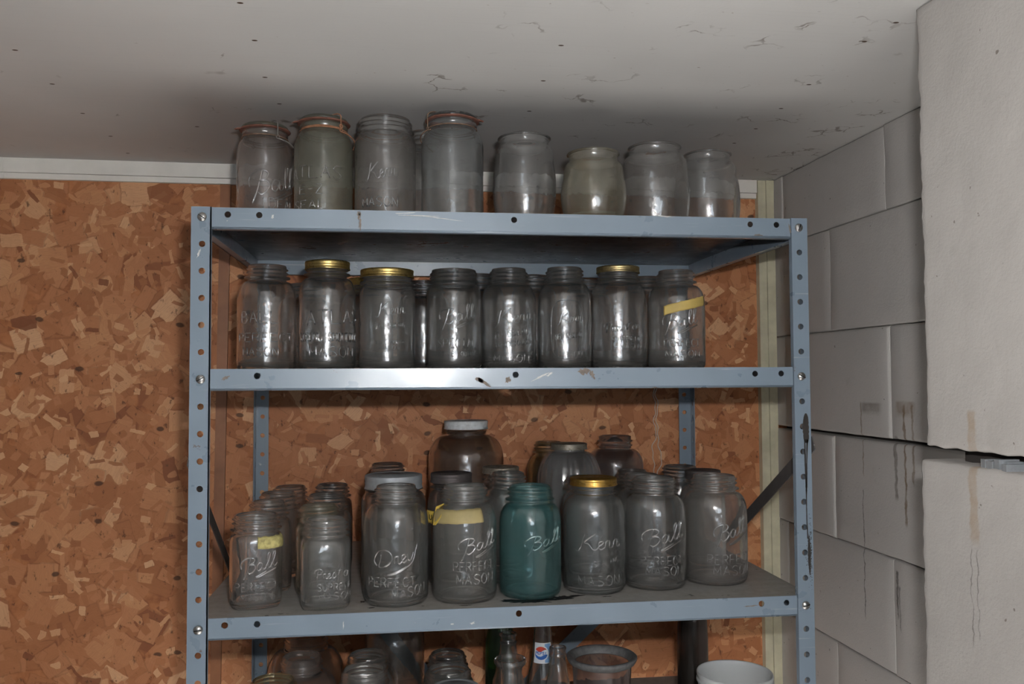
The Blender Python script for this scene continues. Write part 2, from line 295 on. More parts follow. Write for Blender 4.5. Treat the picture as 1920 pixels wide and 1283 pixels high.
def mat_block(name, tone, stains=(), cracks=False):
    N = Nodes(name); p = N.pos()
    big = N.noise(p, 4, 4); fine = N.noise(p, 260, 4, .7)
    col = N.mixc(N.rng(big, .3, .7), tone, tuple(t * .9 for t in tone))
    col = N.mixc(N.rng(N.noise(p, 38, 3), .62, .8, 0, .3), col, (.33, .31, .28))
    pits = N.noise(p, 90, 2); col = N.mixc(N.math('MULTIPLY', N.rng(pits, .735, .76), .7), col, (.12, .1, .08))
    if cracks:
        c2 = N.noise(p, 5, 6, .7)
        cr = N.rng(N.math('ABSOLUTE', N.math('SUBTRACT', c2, .43)), .0016, 0.0)
        col = N.mixc(N.math('MULTIPLY', cr, .3), col, (.2, .19, .18))
    wob = N.math('MULTIPLY', N.math('SUBTRACT', N.noise(p, 60, 3), .5), .012)
    sep = N.n('SeparateXYZ', None, Vector=p)
    for (y, z0, z1, w, a, c) in stains:      # runs of dried liquid: y, bottom, top, half width, strength, colour
        dy = N.math('ABSOLUTE', N.math('ADD', N.math('SUBTRACT', sep.outputs[1], y), wob))
        m = N.math('MULTIPLY', N.rng(dy, w, w * .6), N.rng(sep.outputs[2], z0, z0 + .01))
        m = N.math('MULTIPLY', m, N.rng(sep.outputs[2], z1, z1 - .004))
        m = N.math('MULTIPLY', m, N.rng(N.noise(p, 45, 3), .3, .6, .5, 1))
        col = N.mixc(N.math('MULTIPLY', m, a), col, c)
    h = N.math('ADD', N.math('MULTIPLY', N.noise(p, 28, 4), .6), N.math('MULTIPLY', fine, .45))
    return N.done(N.principled(Base_Color=col, Roughness=.7, Normal=N.bump(h, .5, .0022), Specular_IOR_Level=.3))

def mat_steel(name, base=(.17, .215, .265), dust=0., rough=.31):
    N = Nodes(name); p = N.pos()
    nz = N.noise(p, 9, 3)
    col = N.mixc(N.rng(nz, .35, .7), base, tuple(b * 1.12 for b in base))
    ch = N.noise(N.vmath('MULTIPLY', p, (1, 1, 1.6)), 55, 4, .7)
    chip = N.rng(ch, .70, .72)
    col = N.mixc(N.math('MULTIPLY', chip, .6), col, (.5, .5, .5))
    ru = N.noise(N.vmath('ADD', p, (3, 1, 2)), 38, 4, .7)
    col = N.mixc(N.math('MULTIPLY', N.rng(ru, .69, .73), .75), col, (.12, .075, .05))
    # fine scratches
    sc = N.noise(N.vmath('MULTIPLY', p, (6, 60, 220)), 1, 3, .6)
    col = N.mixc(N.math('MULTIPLY', N.rng(sc, .66, .72), .3), col, (.55, .56, .57))
    r = N.rng(N.noise(p, 25, 4), .3, .7, rough - .06, rough + .1)
    if dust:
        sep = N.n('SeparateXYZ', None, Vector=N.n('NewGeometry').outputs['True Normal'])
        up = N.rng(sep.outputs[2], .6, .95)
        dm = N.math('MULTIPLY', up, N.rng(N.noise(p, 7, 5, .6), .2, .55, .75, 1))
        dc = N.mixc(N.rng(N.noise(p, 60, 4, .7), .35, .7), (.27, .255, .235), (.21, .195, .18))
        dc = N.mixc(N.rng(N.noise(N.vmath('MULTIPLY', p, (1, 1.8, 1)), 34, 3), .69, .72), dc, (.035, .03, .028))
        col = N.mixc(N.rng(sep.outputs[2], -.6, -.95), col, (.025, .025, .026)); col = N.mixc(dm, col, dc); r = N.math('MAXIMUM', r, N.math('MULTIPLY', dm, .8))  # downward faces near black: shade under the deck painted in; dust on top only
    return N.done(N.principled(Base_Color=col, Roughness=r, Metallic=.0, Specular_IOR_Level=.6, Coat_Weight=.25, Coat_Roughness=.22,
                               Normal=N.bump(N.noise(p, 14, 3), .12, .002)))

GL = {}
TINT = {  # colour seen through one wall, film of dust (amount, colour)
 'haze4':  ((.94, .96, .96), .2, (.54, .58, .59)),
 'clear':  ((.985, .99, .985), .075, (.66, .67, .66)),
 'warm':   ((.94, .92, .91), .22, (.55, .49, .46)),
 'warm2':  ((.98, .97, .96), .09, (.62, .59, .56)),
 'murk':   ((.86, .87, .80), .36, (.46, .46, .36)),
 'murk2':  ((.9, .88, .80), .32, (.50, .47, .37)),
 'smoke':  ((.94, .955, .955), .09, (.6, .62, .62)),
 'haze':   ((.95, .945, .93), .22, (.56, .54, .52)),
 'haze2':  ((.96, .965, .96), .15, (.62, .62, .61)),
 'haze3':  ((.97, .97, .96), .15, (.62, .62, .60)),
 'yellowish': ((.96, .95, .88), .18, (.62, .58, .42)),
 'dark':   ((.84, .85, .85), .07, (.42, .42, .42)),
 'teal':   ((.66, .87, .88), .15, (.16, .56, .57)),
 'brown':  ((.96, .91, .86), .15, (.62, .40, .28)),
 'frost':  ((.86, .88, .88), .42, (.56, .56, .56)),
 'olive':  ((.86, .82, .66), .14, (.46, .38, .2)),
 'purple': ((.84, .80, .79), .2, (.36, .31, .31)),
 'green':  ((.2, .5, .25), .1, (.1, .2, .12)),
 'crisp': ((.99, .99, .99), .0, (.6, .6, .6)), 'crisp_teal': ((.7, .9, .9), .0, (.6, .6, .6)),
 'brownblack': ((.25, .18, .15), .2, (.25, .22, .2)),
}
def glass(t):
    if t in GL: return GL[t]
    face, hz, hc = TINT[t]; hz *= .46
    N = Nodes('glass_' + t); p = N.n('TexCoord').outputs['Object']
    oi = N.n('ObjectInfo').outputs['Random']
    pv = N.vmath('ADD', p, N.n('CombineXYZ', None, X=oi, Y=oi, Z=oi).outputs[0])
    h = N.math('ADD', N.math('MULTIPLY', N.noise(pv, 34, 2, .5), 1.0), N.math('MULTIPLY', N.noise(N.vmath('MULTIPLY', pv, (1, 1, .5)), 95, 2), .3))
    nb = N.bump(h, .75, .0022)
    fr = N.n('Fresnel', None, IOR=1.5).outputs[0]
    rf = N.n('BsdfRefraction', None, Color=tuple(x ** .5 for x in face), Roughness=.0, IOR=1.5, Normal=N.bump(h, .16, .0022)).outputs[0]
    gs = N.n('BsdfGlossy', None, Color=(1, 1, 1), Roughness=.03, Normal=nb).outputs[0]
    gg = N.n('MixShader', None, Fac=fr, i1=rf, i2=gs).outputs[0]
    df = N.n('BsdfDiffuse', None, Color=hc).outputs[0]
    tl = N.n('BsdfTranslucent', None, Color=hc).outputs[0]
    film = N.n('MixShader', None, Fac=.4, i1=df, i2=tl).outputs[0]
    dn = N.noise(N.vmath('MULTIPLY', pv, (1, 1, .6)), 30, 5, .65)
    dm = N.math('MULTIPLY', N.rng(dn, .3, .75, .5, 1.6), hz)
    spk = N.rng(N.noise(pv, 330, 2), .70, .76)                    # specks of grit
    if hz: dm = N.math('MAXIMUM', dm, N.math('MULTIPLY', spk, .4))
    if t in ('murk', 'murk2'):
        st = N.rng(N.noise(N.vmath('ADD', pv, (5, 2, 1)), 16, 3), .55, .7)
        hc2 = N.mixc(N.math('MULTIPLY', st, .7), hc, (.5, .36, .15))
        for nd in (df.node, tl.node): N.t.links.new(hc2, nd.inputs['Color'])
    soft = N.n('BsdfGlossy', None, Color=(1, 1, 1), Roughness=.24, Normal=nb).outputs[0]
    if hz == 0:
        sharp = N.n('BsdfGlossy', None, Color=face, Roughness=.2).outputs[0]
        gg = N.n('MixShader', None, Fac=.27, i1=gg, i2=sharp).outputs[0]
        GL[t] = N.done(gg); return GL[t]
    gg = N.n('MixShader', None, Fac=.05, i1=gg, i2=soft).outputs[0]
    GL[t] = N.done(N.n('MixShader', None, Fac=dm, i1=gg, i2=film).outputs[0]); return GL[t]

M = {}
M['osb'] = mat_osb()
M['ceil'] = mat_ceiling()
rb = (.17, .12, .075); dk = (.09, .085, .08)
M['wallR'] = mat_block('painted_block', (.47, .455, .44), [
    (.205, ZT-.315, ZT-.290, .036, .7, (.16, .14, .12)), (.237, ZT-.43, ZT-.29, .0025, .6, rb),
    (.105, ZT-.315, ZT-.285, .03, .6, rb), (.108, ZT-.50, ZT-.29, .0034, .85, rb), (.085, ZT-.43, ZT-.29, .003, .7, rb),
    (.135, ZT-.46, ZT-.345, .005, .8, (.15, .135, .12)), (.135, ZT-.66, ZT-.575, .004, .85, dk), (.128, ZT-.68, ZT-.6, .002, .8, dk),
    (.24, ZT-.69, ZT-.45, .0016, .8, dk)])
M['pier'] = mat_block('near_painted_block', (.44, .42, .40), [
    (-.385, ZT-.43, ZT-.28, .0085, .5, (.3, .2, .1)), (-.379, ZT-.54, ZT-.43, .001, .6, dk), (-.389, ZT-.53, ZT-.43, .001, .6, dk)], cracks=True)
M['mortar'] = simple('dark_joint', (.035, .03, .027), .9)
M['mortar_lit'] = simple('painted_mortar', (.42, .405, .39), .8, bump=(200, .5, .002))
M['white'] = simple('white_trim_paint', (.78, .75, .70), .5, var=.12, scale=14, bump=(90, .1, .001))
M['cream'] = simple('cream_trim_paint', (.60, .57, .42), .5, var=.25, scale=22, bump=(60, .15, .001))
M['batten'] = simple('stained_batten', (.31, .125, .055), .45, var=.3, scale=18, bump=(80, .15, .001))
M['floor'] = simple('concrete_floor', (.42, .40, .37), .8, var=.3, scale=6, bump=(80, .3, .002))
M['plaster'] = simple('plain_wall_paint', (.4, .39, .37), .7, var=.1, scale=4)
M['steel'] = mat_steel('grey_blue_enamel')
M['deck'] = mat_steel('grey_blue_enamel_dusty_shaded_under', dust=1)
M['darksteel'] = mat_steel('dirty_dark_steel', (.075, .07, .068), rough=.55)
M['zincbolt'] = simple('bolt_zinc', (.55, .54, .52), .35, 1.0, bump=(300, .3, .001), var=.3, scale=200)
def metal(name, c, rough=.32, var=.5, scale=120, metal_=1.0, dirt=(.12, .09, .05)):
    N = Nodes(name); p = N.n('TexCoord').outputs['Object']
    nz = N.noise(p, scale, 4, .65)
    col = N.mixc(N.rng(nz, .5, .72, 0, var), c, dirt)
    return N.done(N.principled(Base_Color=col, Metallic=metal_, Roughness=N.rng(nz, .4, .7, rough, rough + .25), Normal=N.bump(nz, .2, .0006)))
M['gold'] = metal('gold_lacquered_tin', (.58, .43, .16), .36, .85)
M['gold2'] = metal('dark_gold_tin', (.55, .34, .09), .34, .85)
M['brass'] = metal('tarnished_brass', (.5, .4, .2), .4, .8)
M['zinc'] = metal('dull_zinc', (.36, .385, .405), .5, .35, 60, .55, (.25, .25, .24))
M['dull'] = metal('dull_grey_tin', (.075, .065, .065), .55, .6, 80, .5, (.08, .065, .05))
M['dull2'] = metal('rusty_tin', (.26, .24, .2), .45, .8, 90, .7, (.12, .07, .03))
M['pale'] = metal('pale_tin', (.7, .68, .6), .35, .4, 120, .8)
M['rustmark'] = simple('brown_smear', (.2, .165, .14), .7, var=.4, scale=200)
M['palemark'] = simple('bare_scratch', (.55, .55, .54), .5, var=.3, scale=200)
M['whitelid'] = simple('white_lid_enamel', (.6, .62, .63), .4, var=.3, scale=90)
M['rubber'] = simple('perished_orange_rubber', (.24, .10, .07), .7, var=.5, scale=90, bump=(150, .4, .001))
M['wire'] = simple('rusty_wire', (.30, .19, .13), .6, .3, var=.5, scale=150)
M['wire_o'] = simple('orange_rusty_wire', (.42, .2, .11), .75, .1, var=.4, scale=120, bump=(300, .5, .001))
M['wire_g'] = simple('grey_wire', (.35, .32, .3), .5, .5, var=.4, scale=120)
M['wire_l'] = simple('pale_wire', (.5, .44, .38), .6)
M['tape'] = simple('yellow_masking_tape', (.6, .44, .13), .6, var=.18, scale=40, bump=(130, .25, .001))
M['tape_pale'] = simple('faded_yellow_tape', (.36, .29, .13), .6, var=.25, scale=40, bump=(130, .25, .001))
M['tape_old'] = simple('crumbling_yellow_tape', (.5, .44, .17), .75, var=.5, scale=160, bump=(200, .6, .002))
M['tape_y'] = simple('bright_yellow_tape', (.66, .47, .08), .55, var=.1, scale=60)
M['ink'] = simple('black_marker', (.02, .02, .02), .6)
M['run'] = simple('dark_run', (.045, .04, .036), .35, var=.3, scale=70)
M['black'] = simple('black_drip_paint', (.012, .012, .013), .25, var=.2, scale=50)
M['plastic'] = simple('white_plastic', (.56, .58, .585), .4, bump=(40, .1, .001))
M['greyceramic'] = simple('dusty_grey_glass_rim', (.17, .17, .17), .5, var=.4, scale=120, bump=(160, .3, .001))
M['lab_white'] = simple('label_white', (.75, .78, .82), .5); M['lab_blue'] = simple('label_blue', (.03, .14, .5), .5)
M['lab_lblue'] = simple('label_light_blue', (.22, .42, .72), .5); M['lab_red'] = simple('label_red', (.6, .06, .03), .5)
M['mirror_dark'] = simple('dark_window_trim', (.3, .28, .25), .6)

# ------------------------------------------------------------ the room
# the room is turned a little against the shelving unit; z of the ceiling is 0.2 above the top shelf
ROOM = math.sin(TH), math.cos(TH)
def RM(x, y, z): return (ROOM[1]*x - ROOM[0]*y, ROOM[0]*x + ROOM[1]*y, z)
def room_obj(name, mb, mat, parent=None, smooth=False):
    mb.v = [RM(*v) for v in mb.v]; o = mb.build(name, mat, parent, smooth)
    if not parent: o['kind'] = 'structure'
    return o
YW, XW, XP, YP, ZC, YF, XL = .5752, 1.1362, .9013, -.322, ZT + .1985, -3.6, -2.2
m = MB(); m.box(XL, XW + .2, YW, YW + .02, 0, ZC); room_obj('wall_back', m, M['osb'])
m = MB(); m.box(XL - .1, XW + .3, YF - .1, YW + .1, ZC, ZC + .03); room_obj('ceiling', m, M['ceil'])
m = MB(); m.box(XL - .1, XW + .3, YF - .1, YW + .1, -.05, 0); room_obj('floor', m, M['floor'])
m = MB(); m.box(XL - .05, XL, YF, YW, 0, ZC); room_obj('wall_left', m, M['plaster'])
# wall behind the photographer with its daylight window
wx0, wx1, wz0, wz1 = WIN
m = MB(); m.box(XL, wx0, YF - .05, YF, 0, ZC); m.box(wx1, XW + .2, YF - .05, YF, 0, ZC); m.box(wx0, wx1, YF - .05, YF, 0, wz0)
if ZC - wz1 > .01: m.box(wx0, wx1, YF - .05, YF, wz1, ZC)
room_obj('wall_front', m, M['plaster'])
m = MB(); t = .035
m.box(wx0, wx1, YF - .05, YF + .01, wz0, wz0 + t); m.box(wx0, wx1, YF - .05, YF + .01, wz1 - t, wz1)
for x in (wx0, (wx0 + wx1) / 2 - t / 2, wx1 - t): m.box(x, x + t, YF - .045, YF + .005, wz0 + t, wz1 - t)
room_obj('window_1', m, M['white'])
def wavy_block(mb, x0, x1, y0, y1, z0, z1, step=.03, bev=.006, amp=.0015, seed=0, faces=('x',), chip=0.):
    "a masonry block whose face at x0 is a fine rounded grid with worn edges"
    ny = max(3, int((y1 - y0) / step)); nz = max(3, int((z1 - z0) / step)); V = []; F = []
    ys = [y0, y0 + bev * .35, y0 + bev] + [y0 + bev + (y1 - y0 - 2 * bev) * i / ny for i in range(1, ny)] + [y1 - bev, y1 - bev * .35, y1]
    zs = [z0, z0 + bev * .35, z0 + bev] + [z0 + bev + (z1 - z0 - 2 * bev) * i / nz for i in range(1, nz)] + [z1 - bev, z1 - bev * .35, z1]
    def prof(a, lo, hi):
        d = min(a - lo, hi - a); 
        return 0 if d >= bev else bev - math.sqrt(max(0, bev * bev - (bev - d) ** 2))
    W = len(ys)
    for j, z in enumerate(zs):
        for i, y in enumerate(ys):
            e = max(prof(y, y0, y1), prof(z, z0, z1))
            nn = noise.noise(Vector((seed, y * 22, z * 22))) * amp + noise.noise(Vector((seed + 9, y * 90, z * 90))) * amp * .4
            yy, zz = y, z
            if chip and (i >= W - 3): yy += (noise.noise(Vector((seed, 3.3, z * 25))) + .8 * noise.noise(Vector((seed, 1.3, z * 130)))) * chip
            if chip and j in (0, 1, 2): zz += noise.noise(Vector((seed, y * 50, 7.1))) * chip * .7
            if chip and j >= len(zs) - 3: zz += noise.noise(Vector((seed, y * 50, 5.1))) * chip * .5
            V.append((x0 + e + nn, yy, zz))
    H = len(zs)
    for j in range(H - 1):
        for i in range(W - 1): F.append((j*W+i, (j+1)*W+i, (j+1)*W+i+1, j*W+i+1))
    # sides going back to x1
    ring = [i for i in range(W)] + [j * W + W - 1 for j in range(1, H)] + [(H-1) * W + i for i in range(W - 2, -1, -1)] + [j * W for j in range(H - 2, 0, -1)]
    b = len(V)
    for r in ring: V.append((x1, V[r][1], V[r][2]))
    n = len(ring)
    for k in range(n): F.append((ring[k], ring[(k+1) % n], b + (k+1) % n, b + k))
    mb.add(V, F)
# recessed wall of painted blocks on the right (block courses about 0.2 m)
m = MB(); sd = 1
zj = [ZC + .0, ZT + .047, ZT - .155, ZT - .357, ZT - .559, ZT - .757, ZT - .957, ZT - 1.157, ZT - 1.357, ZT - 1.557, 0]
for c in range(len(zj) - 1):
    js = [.125 if c % 2 == 0 else .318]
    y = js[0]; 
    while y < YW - .05: y += .393; js.append(y)
    js[-1] = YW
    y = js[0]
    while y > -.3: y -= .393; js.insert(0, y)
    gap = .0045 if c in (2,) else .0006
    for a, b in zip(js, js[1:]):
        dy = .0012
        wavy_block(m, XW + (.0012 * math.sin(c * 5 + a * 9)), XW + .12, a + dy/2, b - (dy/2 if b < YW else 0), zj[c+1] + (gap if c == 2 else .0006), zj[c] - .0006 - (.002 if c == 3 else 0), seed=sd, bev=.003 if c not in (2, 3) else .005, amp=.0012, chip=.0012)
        sd += 1.7
wr = room_obj('wall_right', m, M['wallR'], smooth=True)
m = MB(); m.box(XW + .03, XW + .1, -.7, YW, 0, ZC); room_obj('dark_joint', m, M['mortar'], wr)
# nearer, thicker stretch of block wall
m = MB()
wavy_block(m, XP, XW + .15, -.92, YP, ZT - .326, ZC, seed=31, bev=.004, amp=.0009, chip=.003, step=.006)
wavy_block(m, XP, XW + .15, -1.7, -.925, ZT - .326, ZC, seed=37, bev=.006, amp=.0008, chip=.002)
wavy_block(m, XP, XW + .15, -.75, YP + .014, ZT - .93, ZT - .343, seed=33, bev=.005, amp=.0009, chip=.003, step=.006)
wavy_block(m, XP, XW + .15, -1.7, -.753, ZT - .93, ZT - .343, seed=39, bev=.006, amp=.0008, chip=.002)
wavy_block(m, XP, XW + .15, -1.7, YP, 0, ZT - .932, seed=35, bev=.008, amp=.0008, chip=.003)
wavy_block(m, XP, XW + .15, YF, -1.703, 0, ZC, seed=36, bev=.004, amp=.0008, step=.08)
wp = room_obj('wall_front_right', m, M['pier'], smooth=True)
m = MB(); m.box(XP + .035, XW + .14, -1.6, YP - .02, ZT - .35, ZT - .32); room_obj('dark_joint', m, M['mortar'], wp)
m = MB(); 
for k in range(7): 
    y = -.405 - k * .006; m.box(XP + .008 + .004 * math.sin(k * 3), XP + .03, y - .006, y + .001, ZT - .344, ZT - .334 + .002 * math.sin(k * 5))
room_obj('mortar_crumb', m, M['zinc'], wp)
# trims
m = MB()
for a, b in ((XL, -.4795), (-.479, 1.098)):
    m.box(a, b, YW - .014, YW, ZC - .029, ZC); m.box(a, b, YW - .009, YW, ZC - .0405, ZC - .0295)
room_obj('trim_1', m, M['white'])
m = MB(); m.box(1.099, 1.117, YW - .016, YW, 0, ZC - .001); m.box(1.1175, 1.1365, YW - .019, YW, 0, ZC - .001); room_obj('trim_2', m, M['cream'])
m = MB(); 
z1, z0 = ZC - .041, 0.; xa, xb = -.066, -.075 - .012
m.add([(xb,YW-.007,z0),(xb+.02,YW-.007,z0),(xa+.021,YW-.007,z1),(xa,YW-.007,z1),(xb,YW,z0),(xb+.02,YW,z0),(xa+.021,YW,z1),(xa,YW,z1)],
      [(0,1,2,3),(1,5,6,2),(4,0,3,7),(3,2,6,7),(0,4,5,1)])
room_obj('trim_3', m, M['batten'])

# ------------------------------------------------------------ shelving unit
unit = empty('shelving_unit', (0, 0, 0), 'grey-blue enamelled steel shelving unit with perforated corner posts, loaded with jars', 'shelving unit')
W_, D_, LIP = .914, .5505, .031
def plate(w, L, holes, rx=.0045, rz=.0045):
    "flat sheet 0..w by 0..L in (a, b) with true holes; returns verts2d, faces"
    V = []; F = []
    bs = sorted(holes, key=lambda h: h[1]); cuts = []; z = 0.
    def quad(z0, z1):
        b = len(V); V.extend([(0, z0), (w, z0), (w, z1), (0, z1)]); F.append((b, b+1, b+2, b+3))
    hh = rz * 1.7; n = 16
    for (hx, hz) in bs:
        z0, z1 = hz - hh, hz + hh
        if z0 > z + 1e-5: quad(z, z0)
        b = len(V)
        for k in range(n):
            a = TAU * (k + .5) / n; V.append((hx + rx * math.cos(a), hz + rz * math.sin(a)))
        outer = []
        for k in range(n):
            a = TAU * (k + .5) / n; c, s_ = math.cos(a), math.sin(a)
            tx = ((w - hx) / c if c > 0 else -hx / c); ty = hh / abs(s_)
            t = min(tx, ty); outer.append((hx + c * t, hz + s_ * t))
        bo = len(V); V.extend(outer)
        for k in range(n): F.append((b+k, bo+k, bo+(k+1)%n, b+(k+1)%n))
        # corners
        for cx_, cz_ in ((w, z1), (0, z1), (0, z0), (w, z0)):
            # find neighbouring outer verts on the two sides
            best = None
            for k in range(n):
                p, q = outer[k], outer[(k+1) % n]
                def on(p_): return abs(p_[0] - cx_) < 1e-7
                def onz(p_): return abs(p_[1] - cz_) < 1e-7
                if (on(p) and onz(q)) or (onz(p) and on(q)): best = k
            if best is not None:
                V.append((cx_, cz_)); F.append((bo+best, len(V)-1, bo+(best+1)%n))
        z = z1
    if z < L - 1e-5: quad(z, L)
    return V, F
def sheet(name, V2, F, fn, mat, parent, th=.0016):
    o = obj(name, [fn(a, b) for a, b in V2], F, mat, parent, smooth=False)
    md = o.modifiers.new('thick', 'SOLIDIFY'); md.thickness = th; md.offset = -1
    return o
def bolt(x, y, z, parent, s=1, rot=.7):
    m = MB(); pr = [(.0001, -.0034), (.0025, -.0033), (.0048, -.0024), (.0062, -.0008), (.0064, 0)]
    m.lathe([(r, zz) for r, zz in pr], 20)
    # slot as a raised dark bar pair
    v = [(a, zz, b) for a, b, zz in m.v]
    o = obj('bolt', v, m.f, M['zincbolt'], parent, loc=(x, y, z)); o.rotation_euler = (0, 0, 0)
    if s < 0: o.rotation_euler = (0, 0, math.pi)
    m = MB(); c, sn = math.cos(rot), math.sin(rot)
    q = [(-.0052, -.0006), (.0052, -.0006), (.0052, .0006), (-.0052, .0006)]
    vv = [(a*c - b*sn, -.0036, a*sn + b*c) for a, b in q] + [(a*c - b*sn, -.002, a*sn + b*c) for a, b in q]
    obj('bolt_slot', vv, [(0,1,2,3),(0,4,5,1),(1,5,6,2),(2,6,7,3),(3,7,4,0)], M['black'], o, smooth=False)
    return o
SH = [ZT, ZT - .2291, ZT - .5759, ZT - .88]
PH = ZT + .0005; PW = .0256
hz = [ZT - .0144 - .0382 * k for k in range(45) if ZT - .0144 - .0382 * k > .02]
def post(left, front):
    y0 = -.0008 if front else D_ + .0008; sy = 1 if front else -1; X0 = 0 if left else W_; sx = 1 if left else -1
    nm = 'post'
    hs = [(.0136 if left else .0134, z) for z in hz if not any(abs(z - s + .0144) < .012 for s in SH)] if front else [(.0136, z) for z in hz]
    V, F = plate(PW, PH, hs)
    o = sheet(nm, V, F, lambda a, b: (X0 + sx * a, y0, b), M['steel'], unit)
    V, F = plate(PW, PH, [(.0136, z + .019) for z in hz if z + .03 < PH], rx=.0032, rz=.007)
    o2 = sheet('side_flange', V, F, lambda a, b: (X0, y0 + sy * a, b), M['steel'], o)
    m = MB(); m.box(min(X0 + sx * PW, X0 + sx * (PW - .0015)), max(X0 + sx * PW, X0 + sx * (PW - .0015)), min(y0, y0 + sy * .008), max(y0, y0 + sy * .008), 0, PH)
    if front: m.build('return_edge', M['steel'], o, smooth=False)
    if front:
        for i, s in enumerate(SH[:3]): bolt(X0 + sx * .0136, y0 - .0016, s - .0144, o, rot=(-.6, .5, .15)[i] if left else (1.2, -.5, .3)[i])
    return o
pfl, pfr, pbl, pbr = post(1, 1), post(0, 1), post(1, 0), post(0, 0)
# black paint run down the right front post
m = MB()
def blob_strip(mb, pts, y):
    "pts: (x centre, z, half width)"
    V = []; F = []
    for i, (x, z, w) in enumerate(pts):
        x -= .0032
        w *= 1 + .25 * noise.noise(Vector((x * 400, z * 300, 1)))
        V += [(x - w, y, z), (x + w, y, z)]
        if i: b = 2 * i; F.append((b-2, b-1, b+1, b))
    mb.add(V, F)
Y_ = -.0029
def interp(pts, n=40):
    out = []
    for i in range(n + 1):
        t = i / n * (len(pts) - 1); k = min(int(t), len(pts) - 2); f = t - k
        out.append(tuple(a + (b - a) * f for a, b in zip(pts[k], pts[k+1])))
    return out
blob_strip(m, interp([(.909, ZT-.300, .001), (.909, ZT-.306, .004), (.9085, ZT-.322, .005), (.909, ZT-.338, .0042), (.909, ZT-.345, .003)]), Y_)
blob_strip(m, interp([(.9065, ZT-.34, .0012), (.907, ZT-.39, .0012), (.9075, ZT-.42, .0006)]), Y_)
blob_strip(m, interp([(.9105, ZT-.34, .0014), (.909, ZT-.38, .0009), (.908, ZT-.41, .0016), (.9075, ZT-.424, .0009), (.9075, ZT-.46, .0008), (.9085, ZT-.49, .001)]), Y_)
tag(m.build('paint_run', M['run'], pfr, smooth=False), 'black paint run'); m = MB()
rng_ = random.Random(5)
blob_strip(m, interp([(.9105, ZT-.485, .0006), (.9105, ZT-.505, .0024), (.9105, ZT-.525, .0022), (.911, ZT-.545, .0008)]), Y_)
for k in range(170):
    zz = rng_.gauss(ZT - .515, .022); xx = .9115 - abs(rng_.gauss(0, .0035)); s_ = rng_.uniform(.0002, .0006)
    m.box(xx - s_, xx + s_, Y_ + .0001, Y_ + .0003, zz - s_ * 1.3, zz + s_ * 1.3)
o_ = tag(m.build('paint_spray', M['run'], pfr, smooth=False), 'fine black paint spray'); o_['kind'] = 'stuff'

def shelf(z, idx):
    xs0, xs1 = .0262, W_ - .0262
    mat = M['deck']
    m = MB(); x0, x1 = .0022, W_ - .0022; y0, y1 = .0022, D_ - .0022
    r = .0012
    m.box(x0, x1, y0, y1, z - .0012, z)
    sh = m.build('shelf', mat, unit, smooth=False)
    hx = {0: (.0481, .0915, .4578, .8233, .8654), 1: (.0902, .459, .8271, .8689), 2: (.0487, .0926, .4619, .8312, .871), 3: (.0487, .0926, .4619, .8312, .871)}[idx]
    V, F = plate(LIP - .0035, xs1 - xs0, [(LIP - .0035 - .0135 + .0035, x - xs0) for x in hx])
    o = sheet('front_lip', V, [f[::-1] for f in F], lambda a, b: (xs0 + b, .0002, z - LIP + .0035 + a), M['steel'], sh)
    # rounded bottom edge and top edge of the lip, with the return flange behind
    m = MB()
    pr = [(.0002, -LIP + .0035), (.0006, -LIP + .0016), (.0020, -LIP + .0004), (.004, -LIP), (.0125, -LIP), (.0125, -LIP + .0016), (.004, -LIP + .0016), (.0018, -LIP + .0035)]
    n = len(pr); V = [(x, y, z + a) for x in (xs0, xs1) for y, a in pr]
    F = [(k, (k+1) % n, n + (k+1) % n, n + k) for k in range(n)] + [tuple(range(n))[::-1], tuple(range(n, 2*n))]
    m.add(V, F); b_ = m.build('lip_return', M['steel'], o)
    for (nm, ya, yb, xa, xb) in (('back_lip', D_ - .0020, D_ - .0004, xs0, xs1),):
        m = MB(); m.box(xa, xb, ya, yb, z - LIP, z - .0012); m.box(xa, xb, yb - .0125, yb, z - LIP, z - LIP + .0016); m.build(nm, M['steel'], sh, smooth=False)
    for nm, xa, xb, s_ in (('side_lip', .0022, .0038, 1), ('side_lip', W_ - .0038, W_ - .0022, -1)):
        m = MB(); m.box(xa, xb, .028, D_ - .028, z - LIP, z - .0012)
        m.box(min(xa, xa + s_ * .012), max(xb, xb + s_ * .012) if s_ > 0 else xb, .028, D_ - .028, z - LIP, z - LIP + .0016); m.build(nm, M['steel'], sh, smooth=False)
    return sh
shelves = [shelf(z, i) for i, z in enumerate(SH)]
# black spill round the teal jar's foot
def ragged(cx_, cy_, rx, ry, z, seed, n=60, rough=.35):
    V = [(cx_, cy_, z)]
    for k in range(n):
        a = TAU * k / n; q = 1 + rough * noise.noise(Vector((math.cos(a) * 1.7, math.sin(a) * 1.7, seed))) + rough * .6 * noise.noise(Vector((math.cos(a) * 6, math.sin(a) * 6, seed)))
        V.append((cx_ + rx * q * math.cos(a), cy_ + ry * q * math.sin(a), z))
    return V, [(0, k + 1, (k + 1) % n + 1) for k in range(n)]
m = MB()
for a in ((.485, .028, .034, .011, 1), (.455, .034, .014, .006, 2), (.535, .042, .018, .008, 3), (.51, .033, .02, .008, 4), (.556, .048, .012, .004, 5), (.25, .024, .006, .002, 6), (.386, .017, .007, .0018, 7), (.235, .06, .004, .004, 8), (.60, .036, .006, .0015, 9)):
    V, F = ragged(a[0], a[1], a[2], a[3], SH[2] + .0003 + .00002 * a[4], a[4], rough=.9); tag(obj('dried_spill', V, F, M['black'], shelves[2], smooth=False), 'black dried spill')
